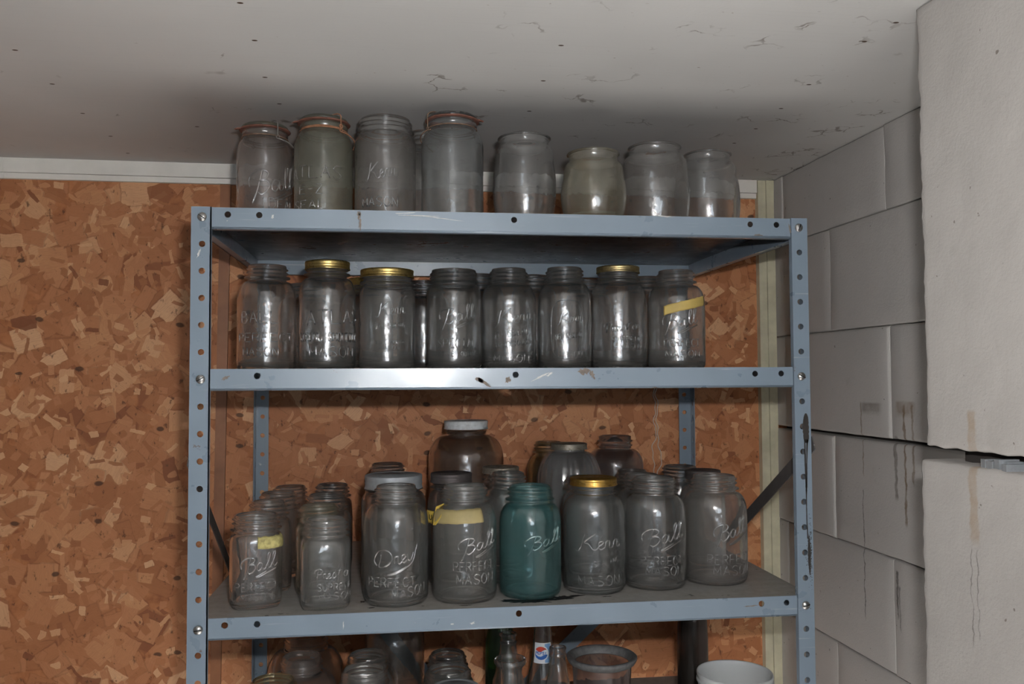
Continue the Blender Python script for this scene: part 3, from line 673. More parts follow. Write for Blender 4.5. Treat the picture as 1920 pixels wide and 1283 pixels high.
# worn spots on the lips
for i, (c_, x, z, rx, rz, rot) in enumerate([('rust', 0.4118, -0.2498, 0.012, 0.0028, -28), ('rust', 0.4063, -0.2459, 0.006, 0.002, -35), ('rust', 0.4464, -0.2469, 0.004, 0.0035, 0), ('rust', 0.5605, -0.2348, 0.008, 0.004, -20), ('rust', 0.5733, -0.2396, 0.006, 0.003, -60), ('rust', 0.0472, -0.2418, 0.005, 0.0022, 30), ('pale', 0.4987, -0.2409, 0.012, 0.0014, 27), ('pale', 0.5091, -0.2386, 0.006, 0.001, 27), ('pale', 0.3212, -0.0068, 0.03, 0.0007, -1), ('pale', 0.3445, -0.0095, 0.022, 0.0006, -6), ('pale', 0.2981, -0.0033, 0.014, 0.0006, 4), ('pale', 0.6826, -0.0006, 0.016, 0.0009, -3), ('rust', 0.2315, -0.0077, 0.0022, 0.006, 0), ('rust', 0.2331, -0.0201, 0.0015, 0.008, 0), ('pale', 0.2323, -0.0062, 0.001, 0.002, 0), ('rust', 0.8861, -0.0165, 0.0015, 0.006, 10), ('pale', 0.3944, -0.5962, 0.004, 0.0012, 10), ('pale', 0.2113, -0.5916, 0.0007, 0.005, 0), ('rust', 0.8342, -0.0265, 0.006, 0.0012, 0), ('pale', 0.11, -0.0132, 0.0015, 0.003, -20), ('pale', 0.0093, -0.0666, 0.0015, 0.006, -20), ('rust', 0.6695, -0.2592, 0.004, 0.001, 0), ('pale', 0.3651, -0.5965, 0.002, 0.001, 0), ('rust', 0.8144, -0.588, 0.008, 0.0012, 4)]):
    V, F = ragged(0, 0, rx, rz, 0, i + 20, 28, .9); cc, ss = math.cos(math.radians(rot)), math.sin(math.radians(rot))
    sh_ = shelves[0 if z > -.06 else 1 if z > -.3 else 2]
    tag(obj('scuff_mark', [(x + a * cc - b_ * ss, -.00178, ZT + z + a * ss + b_ * cc) for a, b_, _ in V], F, M['rustmark' if c_ == 'rust' else 'palemark'], sh_, smooth=False), 'brown smear' if c_ == 'rust' else 'pale scratch')
# braces
def bar(name, A, B, w, th, axis, mat, parent):
    "flat strap from A to B, width w in the plane normal to axis"
    A, B = Vector(A), Vector(B); t = (B - A).normalized(); ax = Vector(axis); s_ = t.cross(ax).normalized() * w / 2; h = ax * th / 2
    V = [A - s_ - h, B - s_ - h, B + s_ - h, A + s_ - h, A - s_ + h, B - s_ + h, B + s_ + h, A + s_ + h]
    return obj(name, V, [(0,1,2,3),(4,7,6,5),(0,4,5,1),(1,5,6,2),(2,6,7,3),(3,7,4,0)], mat, parent, smooth=False)
bar('side_brace', (-.002, .0, ZT - .355), (-.002, .54, ZT - .735), .019, .0016, (1, 0, 0), M['darksteel'], unit)
b_ = bar('side_brace', (W_ + .0032, -.004, ZT - .345), (W_ + .0032, .54, ZT - .665), .022, .0016, (1, 0, 0), M['darksteel'], unit)
bar('back_brace', (.02, D_ + .004, ZT - .52), (W_ - .02, D_ + .004, ZT - 1.42), .03, .0016, (0, 1, 0), M['steel'], unit)
bar('back_brace', (W_ - .02, D_ + .0065, ZT - .58), (.02, D_ + .0065, ZT - 1.37), .03, .0016, (0, 1, 0), M['steel'], unit)

# ------------------------------------------------------------ lettering
BLK = {'A': [[(0,0),(.5,1),(1,0)],[(.2,.38),(.8,.38)]], 'B': [[(0,0),(0,1),(.7,1),(.85,.78),(.7,.53),(0,.53)],[(.7,.53),(1,.28),(.75,0),(0,0)]], 'D': [[(0,0),(0,1),(.6,1),(1,.7),(1,.3),(.6,0),(0,0)]],
 'E': [[(1,1),(0,1),(0,0),(1,0)],[(0,.52),(.75,.52)]], 'F': [[(1,1),(0,1),(0,0)],[(0,.52),(.75,.52)]], 'C': [[(1,.82),(.7,1),(.3,1),(0,.7),(0,.3),(.3,0),(.7,0),(1,.18)]], 'G': [[(1,.82),(.7,1),(.3,1),(0,.7),(0,.3),(.3,0),(.75,0),(1,.2),(1,.45),(.6,.45)]],
 'H': [[(0,0),(0,1)],[(1,0),(1,1)],[(0,.5),(1,.5)]], 'I': [[(.5,0),(.5,1)]], 'K': [[(0,0),(0,1)],[(1,1),(0,.45),(1,0)]], 'L': [[(0,1),(0,0),(1,0)]], 'M': [[(0,0),(0,1),(.5,.3),(1,1),(1,0)]], 'N': [[(0,0),(0,1),(1,0),(1,1)]],
 'O': [[(.3,0),(.7,0),(1,.3),(1,.7),(.7,1),(.3,1),(0,.7),(0,.3),(.3,0)]], 'P': [[(0,0),(0,1),(.75,1),(1,.77),(.75,.5),(0,.5)]], 'R': [[(0,0),(0,1),(.75,1),(1,.77),(.75,.5),(0,.5)],[(.5,.5),(1,0)]], 'S': [[(1,.85),(.7,1),(.3,1),(0,.76),(.3,.54),(.7,.46),(1,.24),(.7,0),(.3,0),(0,.15)]],
 'T': [[(0,1),(1,1)],[(.5,1),(.5,0)]], 'U': [[(0,1),(0,.25),(.3,0),(.7,0),(1,.25),(1,1)]], 'W': [[(0,1),(.25,0),(.5,.7),(.75,0),(1,1)]], 'Z': [[(0,1),(1,1),(0,0),(1,0)]], '-': [[(.15,.5),(.85,.5)]], ' ': []}
def script_r(x): return [(x, .42), (x+.1, .5), (x+.18, .44), (x+.16, .12), (x+.26, .04), (x+.36, .16)]
SCR = {  # flowing script words drawn as pen strokes: strokes and total width
 'Ball': (2.3, [[(.02,.35),(-.02,.62),(.12,.86),(.42,.98),(.72,.93),(.86,.78),(.74,.6),(.45,.52),(.74,.5),(.88,.3),(.74,.06),(.5,-.04),(.38,.08)], [(.62,.98),(.48,.55),(.3,.05),(.08,-.35)],
    [(1.32,.42),(1.16,.5),(1.0,.34),(.98,.12),(1.1,.02),(1.25,.14),(1.36,.46),(1.32,.12),(1.42,.03),(1.56,.16)], [(1.52,.12),(1.72,.5),(1.86,.92),(1.78,1.0),(1.68,.8),(1.66,.2),(1.76,.04),(1.88,.16)], [(1.86,.14),(2.04,.5),(2.18,.92),(2.1,1.0),(2.0,.8),(1.98,.2),(2.08,.04),(2.28,.2)],
    [(2.2,-.1),(1.7,-.22),(1.15,-.38),(.85,-.36),(1.1,-.28),(1.6,-.12)]]),
 'Kerr': (2.2, [[(.0,.1),(.14,.02),(.3,.3),(.42,.8),(.5,1.0)], [(.95,.98),(.7,.78),(.46,.52),(.66,.4),(.8,.1),(.95,.04),(1.08,.2)], [(1.04,.22),(1.26,.36),(1.24,.5),(1.1,.46),(1.06,.18),(1.18,.03),(1.36,.14)],
    [(1.36,.14)] + script_r(1.4)[0:6], [(1.76,.16)] + script_r(1.8)]),
 'Drey': (2.3, [[(.35,.75),(.3,.45),(.2,.08),(.45,.0),(.78,.18),(.9,.5),(.76,.86),(.4,1.0),(.1,.82),(-.05,.45),(.1,.12)], [(1.0,.1)] + script_r(1.02), [(1.38,.18),(1.56,.36),(1.52,.5),(1.4,.46),(1.36,.18),(1.48,.04),(1.64,.16)],
    [(1.66,.5),(1.68,.2),(1.8,.08),(1.92,.3),(1.98,.52)], [(2.22,.9),(2.1,.5),(1.9,-.05),(1.5,-.32),(1.0,-.5),(.6,-.5),(1.1,-.42),(1.6,-.22)]]),
 'Presto': (3.0, [[(.2,0),(.3,.9)], [(.02,.6),(.1,.9),(.42,1.0),(.62,.8),(.5,.52),(.28,.5)], [(.7,.1)] + script_r(.68), [(1.02,.16),(1.2,.34),(1.16,.48),(1.04,.42),(1.02,.16),(1.14,.02),(1.3,.12)], [(1.32,.12),(1.5,.52),(1.62,.2),(1.5,.0),(1.36,.06)],
    [(1.7,.05),(1.98,.9)], [(1.72,.6),(2.1,.66)], [(2.3,.5),(2.16,.26),(2.24,.03),(2.42,.05),(2.5,.3),(2.38,.52),(2.3,.5)], [(2.5,.42),(2.7,.4)]]),
}
def strokes(txt, style, w, h):
    "pen strokes of the text scaled to w by h, centred"
    out = []
    if style == 's':
        W, S = SCR[txt]
        for s_ in S: out.append([((p[0] / W - .5) * w, (p[1] - .45) * h * .72) for p in smoothp([(a, b, 0) for a, b in s_], 5)])
    else:
        n = len(txt); cw = w / (n * 1.38 - .38)
        for i, ch in enumerate(txt):
            for s_ in BLK[ch]:
                P = [((i * 1.38 + a) * cw - w / 2, (b - .5) * h) for a, b in s_]
                Q = [P[0]]
                for p, q in zip(P, P[1:]):
                    L = math.dist(p, q); k = max(1, int(L / .004))
                    Q += [(p[0] + (q[0] - p[0]) * j / k, p[1] + (q[1] - p[1]) * j / k) for j in range(1, k + 1)]
                out.append(Q)
    return out
def emboss(mb, r, az, surf, spec):
    txt, st, a0, a1, v, h, slope = spec
    w = (a1 - a0) * r; mid = (a0 + a1) / 2; sl = math.radians(slope)
    pr = .0012 if h > .022 else .00095 if h > .011 else .00065
    for s_ in strokes(txt, st, w / max(.6, math.cos(sl)) , h if st == 'b' else h * 1.0):
        pts = []
        for (x, y) in s_:
            X = x * math.cos(sl) - y * math.sin(sl) * .3; Y = y + x * math.sin(sl) * (1 if st == 'b' else .8)
            z = v + Y; a = az + mid + X / r; rr = surf(a, z) + pr * .4
            pts.append((rr * math.cos(a), rr * math.sin(a), z))
        mb.tube(pts, pr, 5)

# ------------------------------------------------------------ jars
def lerp_prof(prof, z):
    for (r0, z0), (r1, z1) in zip(prof, prof[1:]):
        if z0 <= z <= z1 and z1 > z0: return r0 + (r1 - r0) * (z - z0) / (z1 - z0)
    return prof[-1][0]
def arc(r0, z0, r1, z1, n=6, bulge=1):
    "quarter-ellipse from a vertical wall (r0,z0) curving in to (r1,z1)"
    return [(r1 + (r0 - r1) * math.cos(i / n * math.pi / 2), z0 + (z1 - z0) * math.sin(i / n * math.pi / 2)) for i in range(1, n + 1)]
def shell(prof, inner, sq, waves=(0, 0), n=56, ribs=0, flat=0, seed=0):
    m = MB(); rmax = max(r for r, z in prof); zsh = max(z for r, z in prof if r > rmax * .985)
    def shape(a, r, z):
        q = r
        k = 1 if z < zsh else max(0, 1 - (z - zsh) / .02)
        if sq and k > 0 and r > rmax * .5:
            s_ = 4.2; f = (abs(math.cos(a - sq)) ** s_ + abs(math.sin(a - sq)) ** s_) ** (-1 / s_); f = 1 + (f * .93 - 1) * .75
            q = r * (1 + (f - 1) * k)
        if ribs and r > rmax * .45: q *= 1 - .06 * abs(math.sin(a * ribs / 2)) ** .6 * min(1, (r / rmax))
        if flat and r > rmax * .6:
            c = abs(math.cos((a - flat) * 2)); q *= 1 - .05 * (c ** 3) * min(1, max(0, (r / rmax - .6) * 4))
        q += .0004 * noise.noise(Vector((math.cos(a) * 2.1 + seed, math.sin(a) * 2.1, z * 22))) * (r / rmax) * 1.6
        return q
    m.lathe(prof, n, shape=shape); m.lathe(inner[::-1], n, shape=shape)
    # join at rim and close the feet
    m.v.append((0, 0, prof[0][1])); c0 = len(m.v) - 1
    for k in range(n): m.f.append((c0, (k+1) % n, k))
    ib = len(prof) * n + (len(inner) - 1) * n; m.v.append((0, 0, inner[0][1])); c1 = len(m.v) - 1
    for k in range(n): m.f.append((c1, ib + k, ib + (k+1) % n))
    return m, shape
def offset_inner(prof, th, floor, toprim):
    out = [(.25 * prof[0][0], floor + .003), (.7 * prof[0][0], floor + .001)]
    rb_ = max(r for r, z in prof if z < .02)
    out.append((rb_ - th - .006, floor)); out.append((rb_ - th - .0015, floor + .003)); 
    for r, z in prof:
        if z > floor + .007 and z < toprim - .001: out.append((max(.004, min(r - th, 9)), z))
    return out
def mason_profile(r, rim, H, short):
    sh = .030 if H > .15 else .019                     # height of the shoulder curve
    zn = H - .0265                                     # foot of the neck
    if rim > r * .86: sh *= .6
    zs = zn - sh; nk = rim - .0035
    p = [(r * .55, .0035), (r * .8, .0022), (r * .86, .0004), (r * .93, .0012), (r * .985, .006), (r, .014), (r, .014 + (zs - .014) * .33), (r, .014 + (zs - .014) * .66), (r, zs)]
    p += arc(r, zs, nk, zn, 8)
    p += [(nk, zn + .002), (nk + .0002, zn + .0035), (rim + .0024, zn + .0046), (rim + .0028, zn + .0056), (rim + .0022, zn + .0068), (nk, zn + .0082),
          (nk, zn + .0110), (rim - .0006, zn + .0124), (rim - .0002, zn + .0134), (rim - .0008, zn + .0144), (nk, zn + .0158), (nk, zn + .0176),
          (rim - .0008, zn + .0188), (rim - .0004, zn + .0196), (rim - .001, zn + .0206), (nk, zn + .0218), (nk - .0002, H - .0022), (nk - .0008, H - .0006), (nk - .002, H), (nk - .0032, H - .0006)]
    inner = offset_inner(p[:17], .0032, .006, zn)
    inner += [(nk - .0036, zn + .002), (nk - .0038, zn + .012), (nk - .0038, H - .002)]
    return p, inner, zs, nk
def screw_lid(parent, rim, H, kind, zn):
    "screw band with a disc, sitting over the thread"
    hgt = {'gold': .0135, 'gold2': .0115, 'brass': .011, 'zinc': .022, 'dull': .015, 'dull2': .011, 'pale': .013, 'white': .016}[kind]
    mat = M['whitelid' if kind == 'white' else kind]; R = rim + .0012; z0 = H - hgt + .0012; z1 = H + .0012
    m = MB(); n = 96
    def kn(a, r, z): return r + (.0003 if (r > R * .97 and z > z1 - hgt * .42 and z < z1 - .0003) else 0) * (1 if int(a / TAU * n + .5) % 2 else -1)
    hR = [(R + .0008, z0), (R + .0012, z0 + .0008), (R + .0006, z0 + .0018), (R - .0002, z0 + hgt * .3), (R + .0006, z0 + hgt * .42), (R - .0001, z0 + hgt * .52), (R - .0001, z0 + hgt * .6), (R + .0002, z0 + hgt * .66), (R + .0002, z1 - .0016), (R - .0004, z1 - .0005), (R - .0018, z1), (R - .0055, z1), (R - .006, z1 - .0005)]
    m.lathe(hR, n, shape=kn)
    m.lathe([(R - .0004, z0), (R - .0008, z0 + hgt * .5), (R - .0008, z1 - .001)], n)
    band = m.build('screw_band', mat, parent)
    m = MB(); m.lathe([(R - .0058, z1 - .0006), (R - .009, z1 - .001), (R - .0095, z1 - .0004), (.0001, z1 - .0002)], 48)
    m.build('lid_disc', M['dull2'] if kind in ('brass',) else M['whitelid'] if kind == 'white' else M['zinc'] if kind in ('zinc',) else mat, parent)
def tape_patch(parent, r, az, t, surf, mat, off=.0006):
    a0, a1, v, h = t[:4]; sl = math.radians(t[4] if len(t) > 4 else 0)
    n, k = 26, 6; V = []; F = []
    for j in range(k + 1):
        for i in range(n + 1):
            u = i / n; a = az + a0 + (a1 - a0) * u; x = (u - .5) * (a1 - a0) * r
            zz = v + (j / k - .5) * h + x * math.tan(sl) * -1
            if j == 0: zz += .0012 * noise.noise(Vector((i * .6, v * 99, 2)))
            if j == k: zz += .0012 * noise.noise(Vector((i * .6, v * 99, 6)))
            rr = surf(a, zz) + off + .0005 * (1 + noise.noise(Vector((i * .35, j * .8, v * 50))))
            ae = a + (.012 * noise.noise(Vector((j * .9, 3, v))) if i in (0, n) else 0)
            V.append((rr * math.cos(ae), rr * math.sin(ae), zz))
    for j in range(k):
        for i in range(n): b = j * (n + 1) + i; F.append((b, b + 1, b + n + 2, b + n + 1))
    o = obj('masking_tape', V, F, mat, parent); md = o.modifiers.new('thick', 'SOLIDIFY'); md.thickness = .0003; md.offset = 1
    return o
def rings(m, r, z, rad, n=48, a0=0, a1=TAU, wob=0):
    cl = abs(a1 - a0 - TAU) < 1e-6; k = n if cl else n + 1
    pts = [((r + wob * math.sin(5 * (a0 + (a1 - a0) * i / n))) * math.cos(a0 + (a1 - a0) * i / n), (r + wob) * math.sin(a0 + (a1 - a0) * i / n), z + wob * math.sin(3 * (a0 + (a1 - a0) * i / n))) for i in range(k)]
    m.tube(pts, rad, 6, cl)
GROUPS = {1: 'glass jars on the top shelf', 2: 'glass jars on the middle shelf', 3: 'glass jars on the lower shelf', 4: 'glassware on the bottom shelf'}
def make_jar(kind, label, row, x, y, r, rim, H, az, tint, opt, name=None, zb=None):
    z = SH[row - 1] + .0002 if zb is None else zb
    g = glass(tint); seed = x * 31 + y * 17
    nm = name or {'mason': 'mason_jar', 'bail': 'bail_lid_jar', 'barrel': 'barrel_jar', 'gallon': 'gallon_jar', 'melon': 'ribbed_globe_jar'}[kind]
    root = empty(nm, (x, y, z), label, 'jar', GROUPS[row])
    if kind == 'mason':
        prof, inner, zs, nk = mason_profile(r, rim, H, H < .15)
        sq = (az if opt.get('sq') else 0)
        m, shape = shell(prof, inner, sq, seed=seed, n=72 if opt.get('em') else 48)
        # slightly helical thread: tilt the ridge rings
        m.v = [(a, b, c + (.0012 * math.sin(math.atan2(b, a) + seed) if H - .018 < c < H - .004 else 0)) for a, b, c in m.v]
    elif kind == 'bail':
        zn = H - .030; nk = rim - .003; zs = zn - .030
        prof = [(r * .55, .0035), (r * .8, .0022), (r * .86, .0004), (r * .93, .0012), (r * .985, .006), (r, .014), (r, zs * .5), (r, zs)] + arc(r, zs, nk, zn, 9)
        prof += [(nk + .0006, zn + .0015), (nk - .001, zn + .003), (nk - .001, zn + .006), (nk + .001, zn + .0075), (nk + .001, zn + .0155), (nk - .001, zn + .017), (nk - .0035, zn + .017)]
        inner = offset_inner(prof[:16], .0032, .006, zn) + [(nk - .0045, zn + .003), (nk - .0045, zn + .016)]
        m, shape = shell(prof, inner, 0, seed=seed, n=72)
    elif kind == 'barrel':
        nk = rim - .003; zn = H - .016
        prof = [(r * .5, .003), (r * .72, .0005), (r * .8, .0015), (r * .86, .008)]
        for i in range(1, 13):
            t = i / 13; prof.append((r * (.86 + .14 * math.sin(math.pi * min(1, t * .95)) ** .8), .008 + (zn - .02 - .008) * t))
        r_top = prof[-1][0]
        prof += [(r_top + (nk - r_top) * (1 - math.cos(i / 5 * math.pi / 2)), zn - .02 + .02 * math.sin(i / 5 * math.pi / 2)) for i in range(1, 6)]
        prof += [(nk, zn + .003), (nk, zn + .009), (nk + .001, zn + .0105), (rim + .0005, zn + .0125), (rim + .0005, zn + .0145), (rim - .001, H), (rim - .0035, H), (nk - .0035, H - .002)]
        inner = offset_inner(prof[:-8], .003, .006, zn + .002) + [(nk - .0035, zn + .003), (nk - .0038, H - .003)]
        m, shape = shell(prof, inner, 0, seed=seed, n=72, flat=(az + math.pi / 4 if opt.get('flat') else 0))
    elif kind == 'gallon':
        nk = rim - .003; zn = H - .026; zs = zn - r * .62
        prof = [(r * .5, .004), (r * .82, .0005), (r * .9, .002), (r * .98, .01), (r, .02), (r, zs * .55), (r, zs)] + arc(r, zs, nk, zn, 12)
        prof += [(nk, zn + .005), (rim, zn + .0065), (rim, zn + .008), (nk, zn + .0095), (nk, zn + .0135), (rim, zn + .015), (rim, zn + .0165), (nk, zn + .018), (nk, H - .001), (nk - .002, H), (nk - .0035, H - .001)]
        inner = offset_inner(prof[:19], .0032, .007, zn) + [(nk - .0036, zn + .004), (nk - .0036, H - .002)]
        m, shape = shell(prof, inner, 0, seed=seed, n=64)
    else:
        nk = rim - .003; zn = H - .014; zs = zn - .056
        prof = [(r * .5, .004), (r * .7, .0005), (r * .8, .004), (r * .93, .02), (r * .99, .045), (r, .07), (r, zs - .02), (r, zs)] + arc(r, zs, nk, zn, 12)
        prof += [(nk, zn + .002), (nk, H - .001), (nk - .002, H), (nk - .0035, H - .001)]
        inner = offset_inner(prof[:-4], .003, .006, zn) + [(nk - .0036, zn), (nk - .0036, H - .002)]
        m, shape = shell(prof, inner, 0, seed=seed, n=96, ribs=22)
    m.build('glass_body', g, root)
    surf = lambda a, zz: shape(a, lerp_prof(prof[3:], zz), zz)
    if opt.get('em'):
        for s_ in opt['em']:
            e = MB(); emboss(e, r, az, surf, s_)
            e.build('raised_lettering', glass('crisp_teal' if tint == 'teal' else 'crisp'), root)
    if opt.get('panel'):
        e = MB(); pts = []
        w, z0, z1 = r * .62, .016, H * .66
        for i in range(60):
            t = TAU * i / 60; u = w * (abs(math.cos(t)) ** .6) * (1 if math.cos(t) > 0 else -1); vv = (z0 + z1) / 2 + (z1 - z0) / 2 * (abs(math.sin(t)) ** .6) * (1 if math.sin(t) > 0 else -1)
            a = az + .1 + u / r; rr = surf(a, vv); pts.append((rr * math.cos(a), rr * math.sin(a), vv))
        e.tube(pts, .0007, 5, True); e.build('raised_panel_rim', g, root)
    if opt.get('lid'): screw_lid(root, rim - .0002, H, opt['lid'], H - .02)
    if opt.get('tape'):
        t = opt['tape']; sp = len(t) > 5
        tm = M['tape_old'] if len(t) == 6 else M['tape_pale'] if 'folded' in label else M['tape_y'] if len(t) > 6 else M['tape']
        to = tape_patch(root, r, az, t, surf, tm)
        if len(t) > 6:
            e = MB(); v0 = t[2]
            for s_ in strokes('U-', 'b', .0125, .008):
                e.tube([((surf(az, v0 + b) + .0022) * math.cos(az + (t[0] + t[1]) / 2 + a / r), (surf(az, v0 + b) + .0022) * math.sin(az + (t[0] + t[1]) / 2 + a / r), v0 + b) for a, b in s_], .0006, 5)
            e.build('marker_writing', M['ink'], to)
        if label.startswith('open jar with a folded'):
            a0 = az + t[0]; V = []
            for da, dz, dr in ((-.10, .012, .004), (.12, .018, .003), (.42, -.001, .0035), (.18, -.016, .002), (.02, -.017, .003)):
                a = a0 + da + .12; zz = t[2] + dz * .9; rr = surf(a, zz) + dr; V.append((rr * math.cos(a), rr * math.sin(a), zz))
            o = obj('folded_tape_end', V, [(0, 1, 2, 3, 4)], M['tape_y'], to, smooth=False); md = o.modifiers.new('t', 'SOLIDIFY'); md.thickness = .0004
    if kind == 'bail':
        wire = M['wire']; wo = M['wire_o'] if opt.get('rust') else wire
        # rubber ring, glass lid with raised rim
        e = MB(); rr = nk + .0035; zt = zn + .0172
        e.lathe([(nk - .004, zt), (rr + .001, zt), (rr + .0022, zt + .001), (rr + .001, zt + .0022), (nk - .004, zt + .0022)], 48)
        # little pull tab
        ta = az + (-1.35 if not opt.get('loop', 0) < 0 else 1.3); tv = []
        for w_, d_ in ((-.16, 0), (-.1, .0075), (0, .0105), (.1, .0075), (.16, 0)):
            tv.append(((rr + d_) * math.cos(ta + w_), (rr + d_) * math.sin(ta + w_), zt + .0008 - d_ * .25))
        tv += [(a, b, c + .0016) for a, b, c in tv]
        e.add(tv, [(0,1,2,3,4), (9,8,7,6,5), (0,5,6,1), (1,6,7,2), (2,7,8,3), (3,8,9,4)])
        e.build('rubber_ring', M['rubber'], root)
        e = MB(); zl = zt + .0023; R = nk + .002
        gl = [(R - .003, zl - .0001), (R, zl), (R + .0004, zl + .0025), (R - .0012, zl + .0050), (R - .0045, zl + .0074), (R * .72, zl + .0092), (R * .4, zl + .0098), (.0005, zl + .0099)]
        e.lathe(gl, 64); e.lathe([(.0005, zl + .0055), (R * .7, zl + .005), (R - .004, zl + .002), (R - .003, zl - .0001)], 64)
        e.build('glass_lid', glass('teal_lid' if 0 else ('smoke' if tint in ('smoke', 'haze4') else 'murk')), root)
        # neck wire and bail arm over the lid
        e = MB(); rings(e, nk + .0012, zn + .0045, .001, wob=.0004 if opt.get('rust') else .0001)
        if opt.get('rust'): rings(e, nk + .0014, zn + .0062, .0010, a0=az - 1.1, a1=az + .7, wob=.0007)
        neck = e.build('neck_wire', wo, root)
        e = MB(); la = math.radians(opt.get('loop', 30)) + az; c, s_ = math.cos(la), math.sin(la)
        topz = zl + .0112; P = [(R + .004, zn + .004), (R + .0042, zl - .002), (R + .003, zl + .006), (R * .8, topz - .0005), (0, topz), (-R * .8, topz - .0005), (-R - .003, zl + .006), (-R - .0042, zl - .002), (-R - .004, zn + .004)]
        P = [(a * c, a * s_, b) for a, b in P]; e.tube(smoothp(P, 6), .00095, 6)
        for s2 in (1, -1):
            cx_, cy_ = s2 * (R + .0045) * c, s2 * (R + .0045) * s_
            pts = [(cx_ - s_ * .0028 * math.cos(TAU * i / 14), cy_ + c * .0028 * math.cos(TAU * i / 14), zn + .0015 + .0028 * math.sin(TAU * i / 14)) for i in range(14)]
            e.tube(pts, .0009, 5, True)
            if opt.get('rust'):
                pts = [(a, b, cc + .0062) for a, b, cc in pts]; e.tube(pts, .0011, 5, True)
        # lever running down round the shoulder at the back side
        lv = []
        for i in range(13):
            a = la + .1 + (i / 12) * (-1.45 if opt.get('loop', 0) < 0 else 1.35); zz = zn + .0 - .021 * (i / 12) ** 1.2; q = surf(a, max(zz, .02)) + .0022 + .003 * math.sin(math.pi * i / 12); lv.append((q * math.cos(a), q * math.sin(a), zz))
        e.tube(smoothp(lv, 2), .0011, 6)
        e.build('wire_bail', wo if opt.get('rust') else M['wire_g'] if tint == 'warm' else wire, root)
    return root
for J in JARS: make_jar(*J)

# ------------------------------------------------------------ bottom shelf glassware (only the tops reach into view)
Z4 = SH[3]
def J4(label, x, y, r, rim, ztop, tint, opt=None, kind='mason', name=None):
    az = math.atan2(CY - y, CX - x); make_jar(kind, label, 4, x, y, r, rim, ztop - (Z4 - ZT) , az, tint, opt or {}, name)
J4('large open jar with a broad round shoulder, at the left end of the bottom shelf', .131, .21, .0585, .034, -.697, 'warm', kind='gallon')
J4('brownish jar at the back left corner of the bottom shelf, behind the broad-shouldered one', .118, .40, .068, .04, -.716, 'brown', kind='gallon')
J4('open jar with a brown-stained mouth, frontmost at the left of the bottom shelf', .104, .08, .042, .0345, -.690, 'olive')
J4('open jar standing behind the grimy-rimmed jar on the bottom shelf', .238, .225, .045, .0345, -.703, 'clear')
J4('open jar with a grimy chipped rim, left of centre on the bottom shelf', .236, .115, .048, .036, -.692, 'haze')
J4('dark wide jar at the back, right of the grimy-rimmed jar, bottom shelf', .281, .385, .055, .036, -.672, 'dark', kind='gallon')
J4('rearmost dark-rimmed jar in the file of three near the middle of the bottom shelf', .373, .27, .043, .033, -.722, 'dark')
J4('middle jar in the file of three near the middle of the bottom shelf', .369, .165, .045, .037, -.714, 'smoke')
J4('jar with a flat grey lid at the front of the file of three, bottom shelf', .374, .062, .042, .0355, -.709, 'dark', {'lid': 'zinc'})

def bottle(label, x, y, prof, tint, parts=None, cat='bottle', name='glass_bottle', n=40, th=.0025):
    root = empty(name, (x, y, Z4 + .0002), label, cat, 'bottles on the bottom shelf' if cat == 'bottle' else None)
    m = MB(); m.lathe([(.0005, .004)] + prof, n)
    m.lathe([(max(r - th, .002), max(z, .008)) for r, z in prof[1:]][::-1] + [(.0005, .008)], n)
    m.build('glass_body', glass(tint), root); return root
def soda(H, rb_, rn, crown=True, rings_=True):
    p = [(rb_ * .9, 0), (rb_, .006), (rb_, H * .42), (rb_ * .96, H * .5), (rb_ * .8, H * .58), (rn * 1.6, H * .68), (rn * 1.2, H * .8), (rn, H * .92)]
    if crown: p += [(rn, H - .02), (rn + .002, H - .018), (rn + .002, H - .015), (rn, H - .013), (rn + .0005, H - .006), (rn + .003, H - .004), (rn + .003, H - .001), (rn, H)]
    return p
bottle('dark green bottle partly hidden behind the small clear bottle, bottom shelf', .483, .42, soda(.262, .03, .0125), 'green')
bottle('clear bottle with a stoppered narrow mouth behind the flared glass, bottom shelf', .487, .33, soda(.170 + .0, .03, .0135), 'clear')
pr = [(.021, 0), (.024, .004), (.024, .05), (.0215, .09), (.0195, .12), (.0195, .145), (.0205, .152), (.0255, .157), (.0275, .160), (.0270, .164), (.0255, .166)]
bottle('clear flared-rim vase with a pinched neck, centre of the bottom shelf', .474, .2, pr, 'clear', cat='vase', name='glass_vase')
# bottle with the red, white and blue label
bx, by = .5525, .34
pb = [(.027, 0), (.029, .006), (.029, .075), (.0275, .09), (.0225, .108), (.0198, .125), (.0178, .15), (.016, .175), (.0145, .2), (.0135, .235), (.015, .237), (.015, .243), (.0135, .246)]
pep = bottle('clear swirl-neck soda bottle with a red, white and blue label', bx, by, pb, 'clear', name='soda_bottle')
azp = math.atan2(CY - by, CX - bx)
def wrap_patch(pts, off, mat, name, parent, zc, half=True):
    V = []
    for a, b in pts:
        zz = zc + b; rr = lerp_prof(pb, zz) + off; an = azp + a / .0185; V.append((rr * math.cos(an), rr * math.sin(an), zz))
    m = MB(); 
    return V
def grid_patch(u0, u1, v0, v1, off, inside, mat, name, parent, zc, n=30, k=26):
    V = []; F = []; idx = {}
    for j in range(k):
        for i in range(n):
            u = u0 + (u1 - u0) * (i + .5) / n; v = v0 + (v1 - v0) * (j + .5) / k
            if not inside(u, v): continue
            q = []
            for di, dj in ((0, 0), (1, 0), (1, 1), (0, 1)):
                key = (i + di, j + dj)
                if key not in idx:
                    uu = u0 + (u1 - u0) * key[0] / n; vv = v0 + (v1 - v0) * key[1] / k; zz = zc + vv; rr = lerp_prof(pb, zz) + off; an = azp + uu / .0185
                    idx[key] = len(V); V.append((rr * math.cos(an), rr * math.sin(an), zz))
                q.append(idx[key])
            F.append(tuple(q))
    return obj(name, V, F, mat, parent)
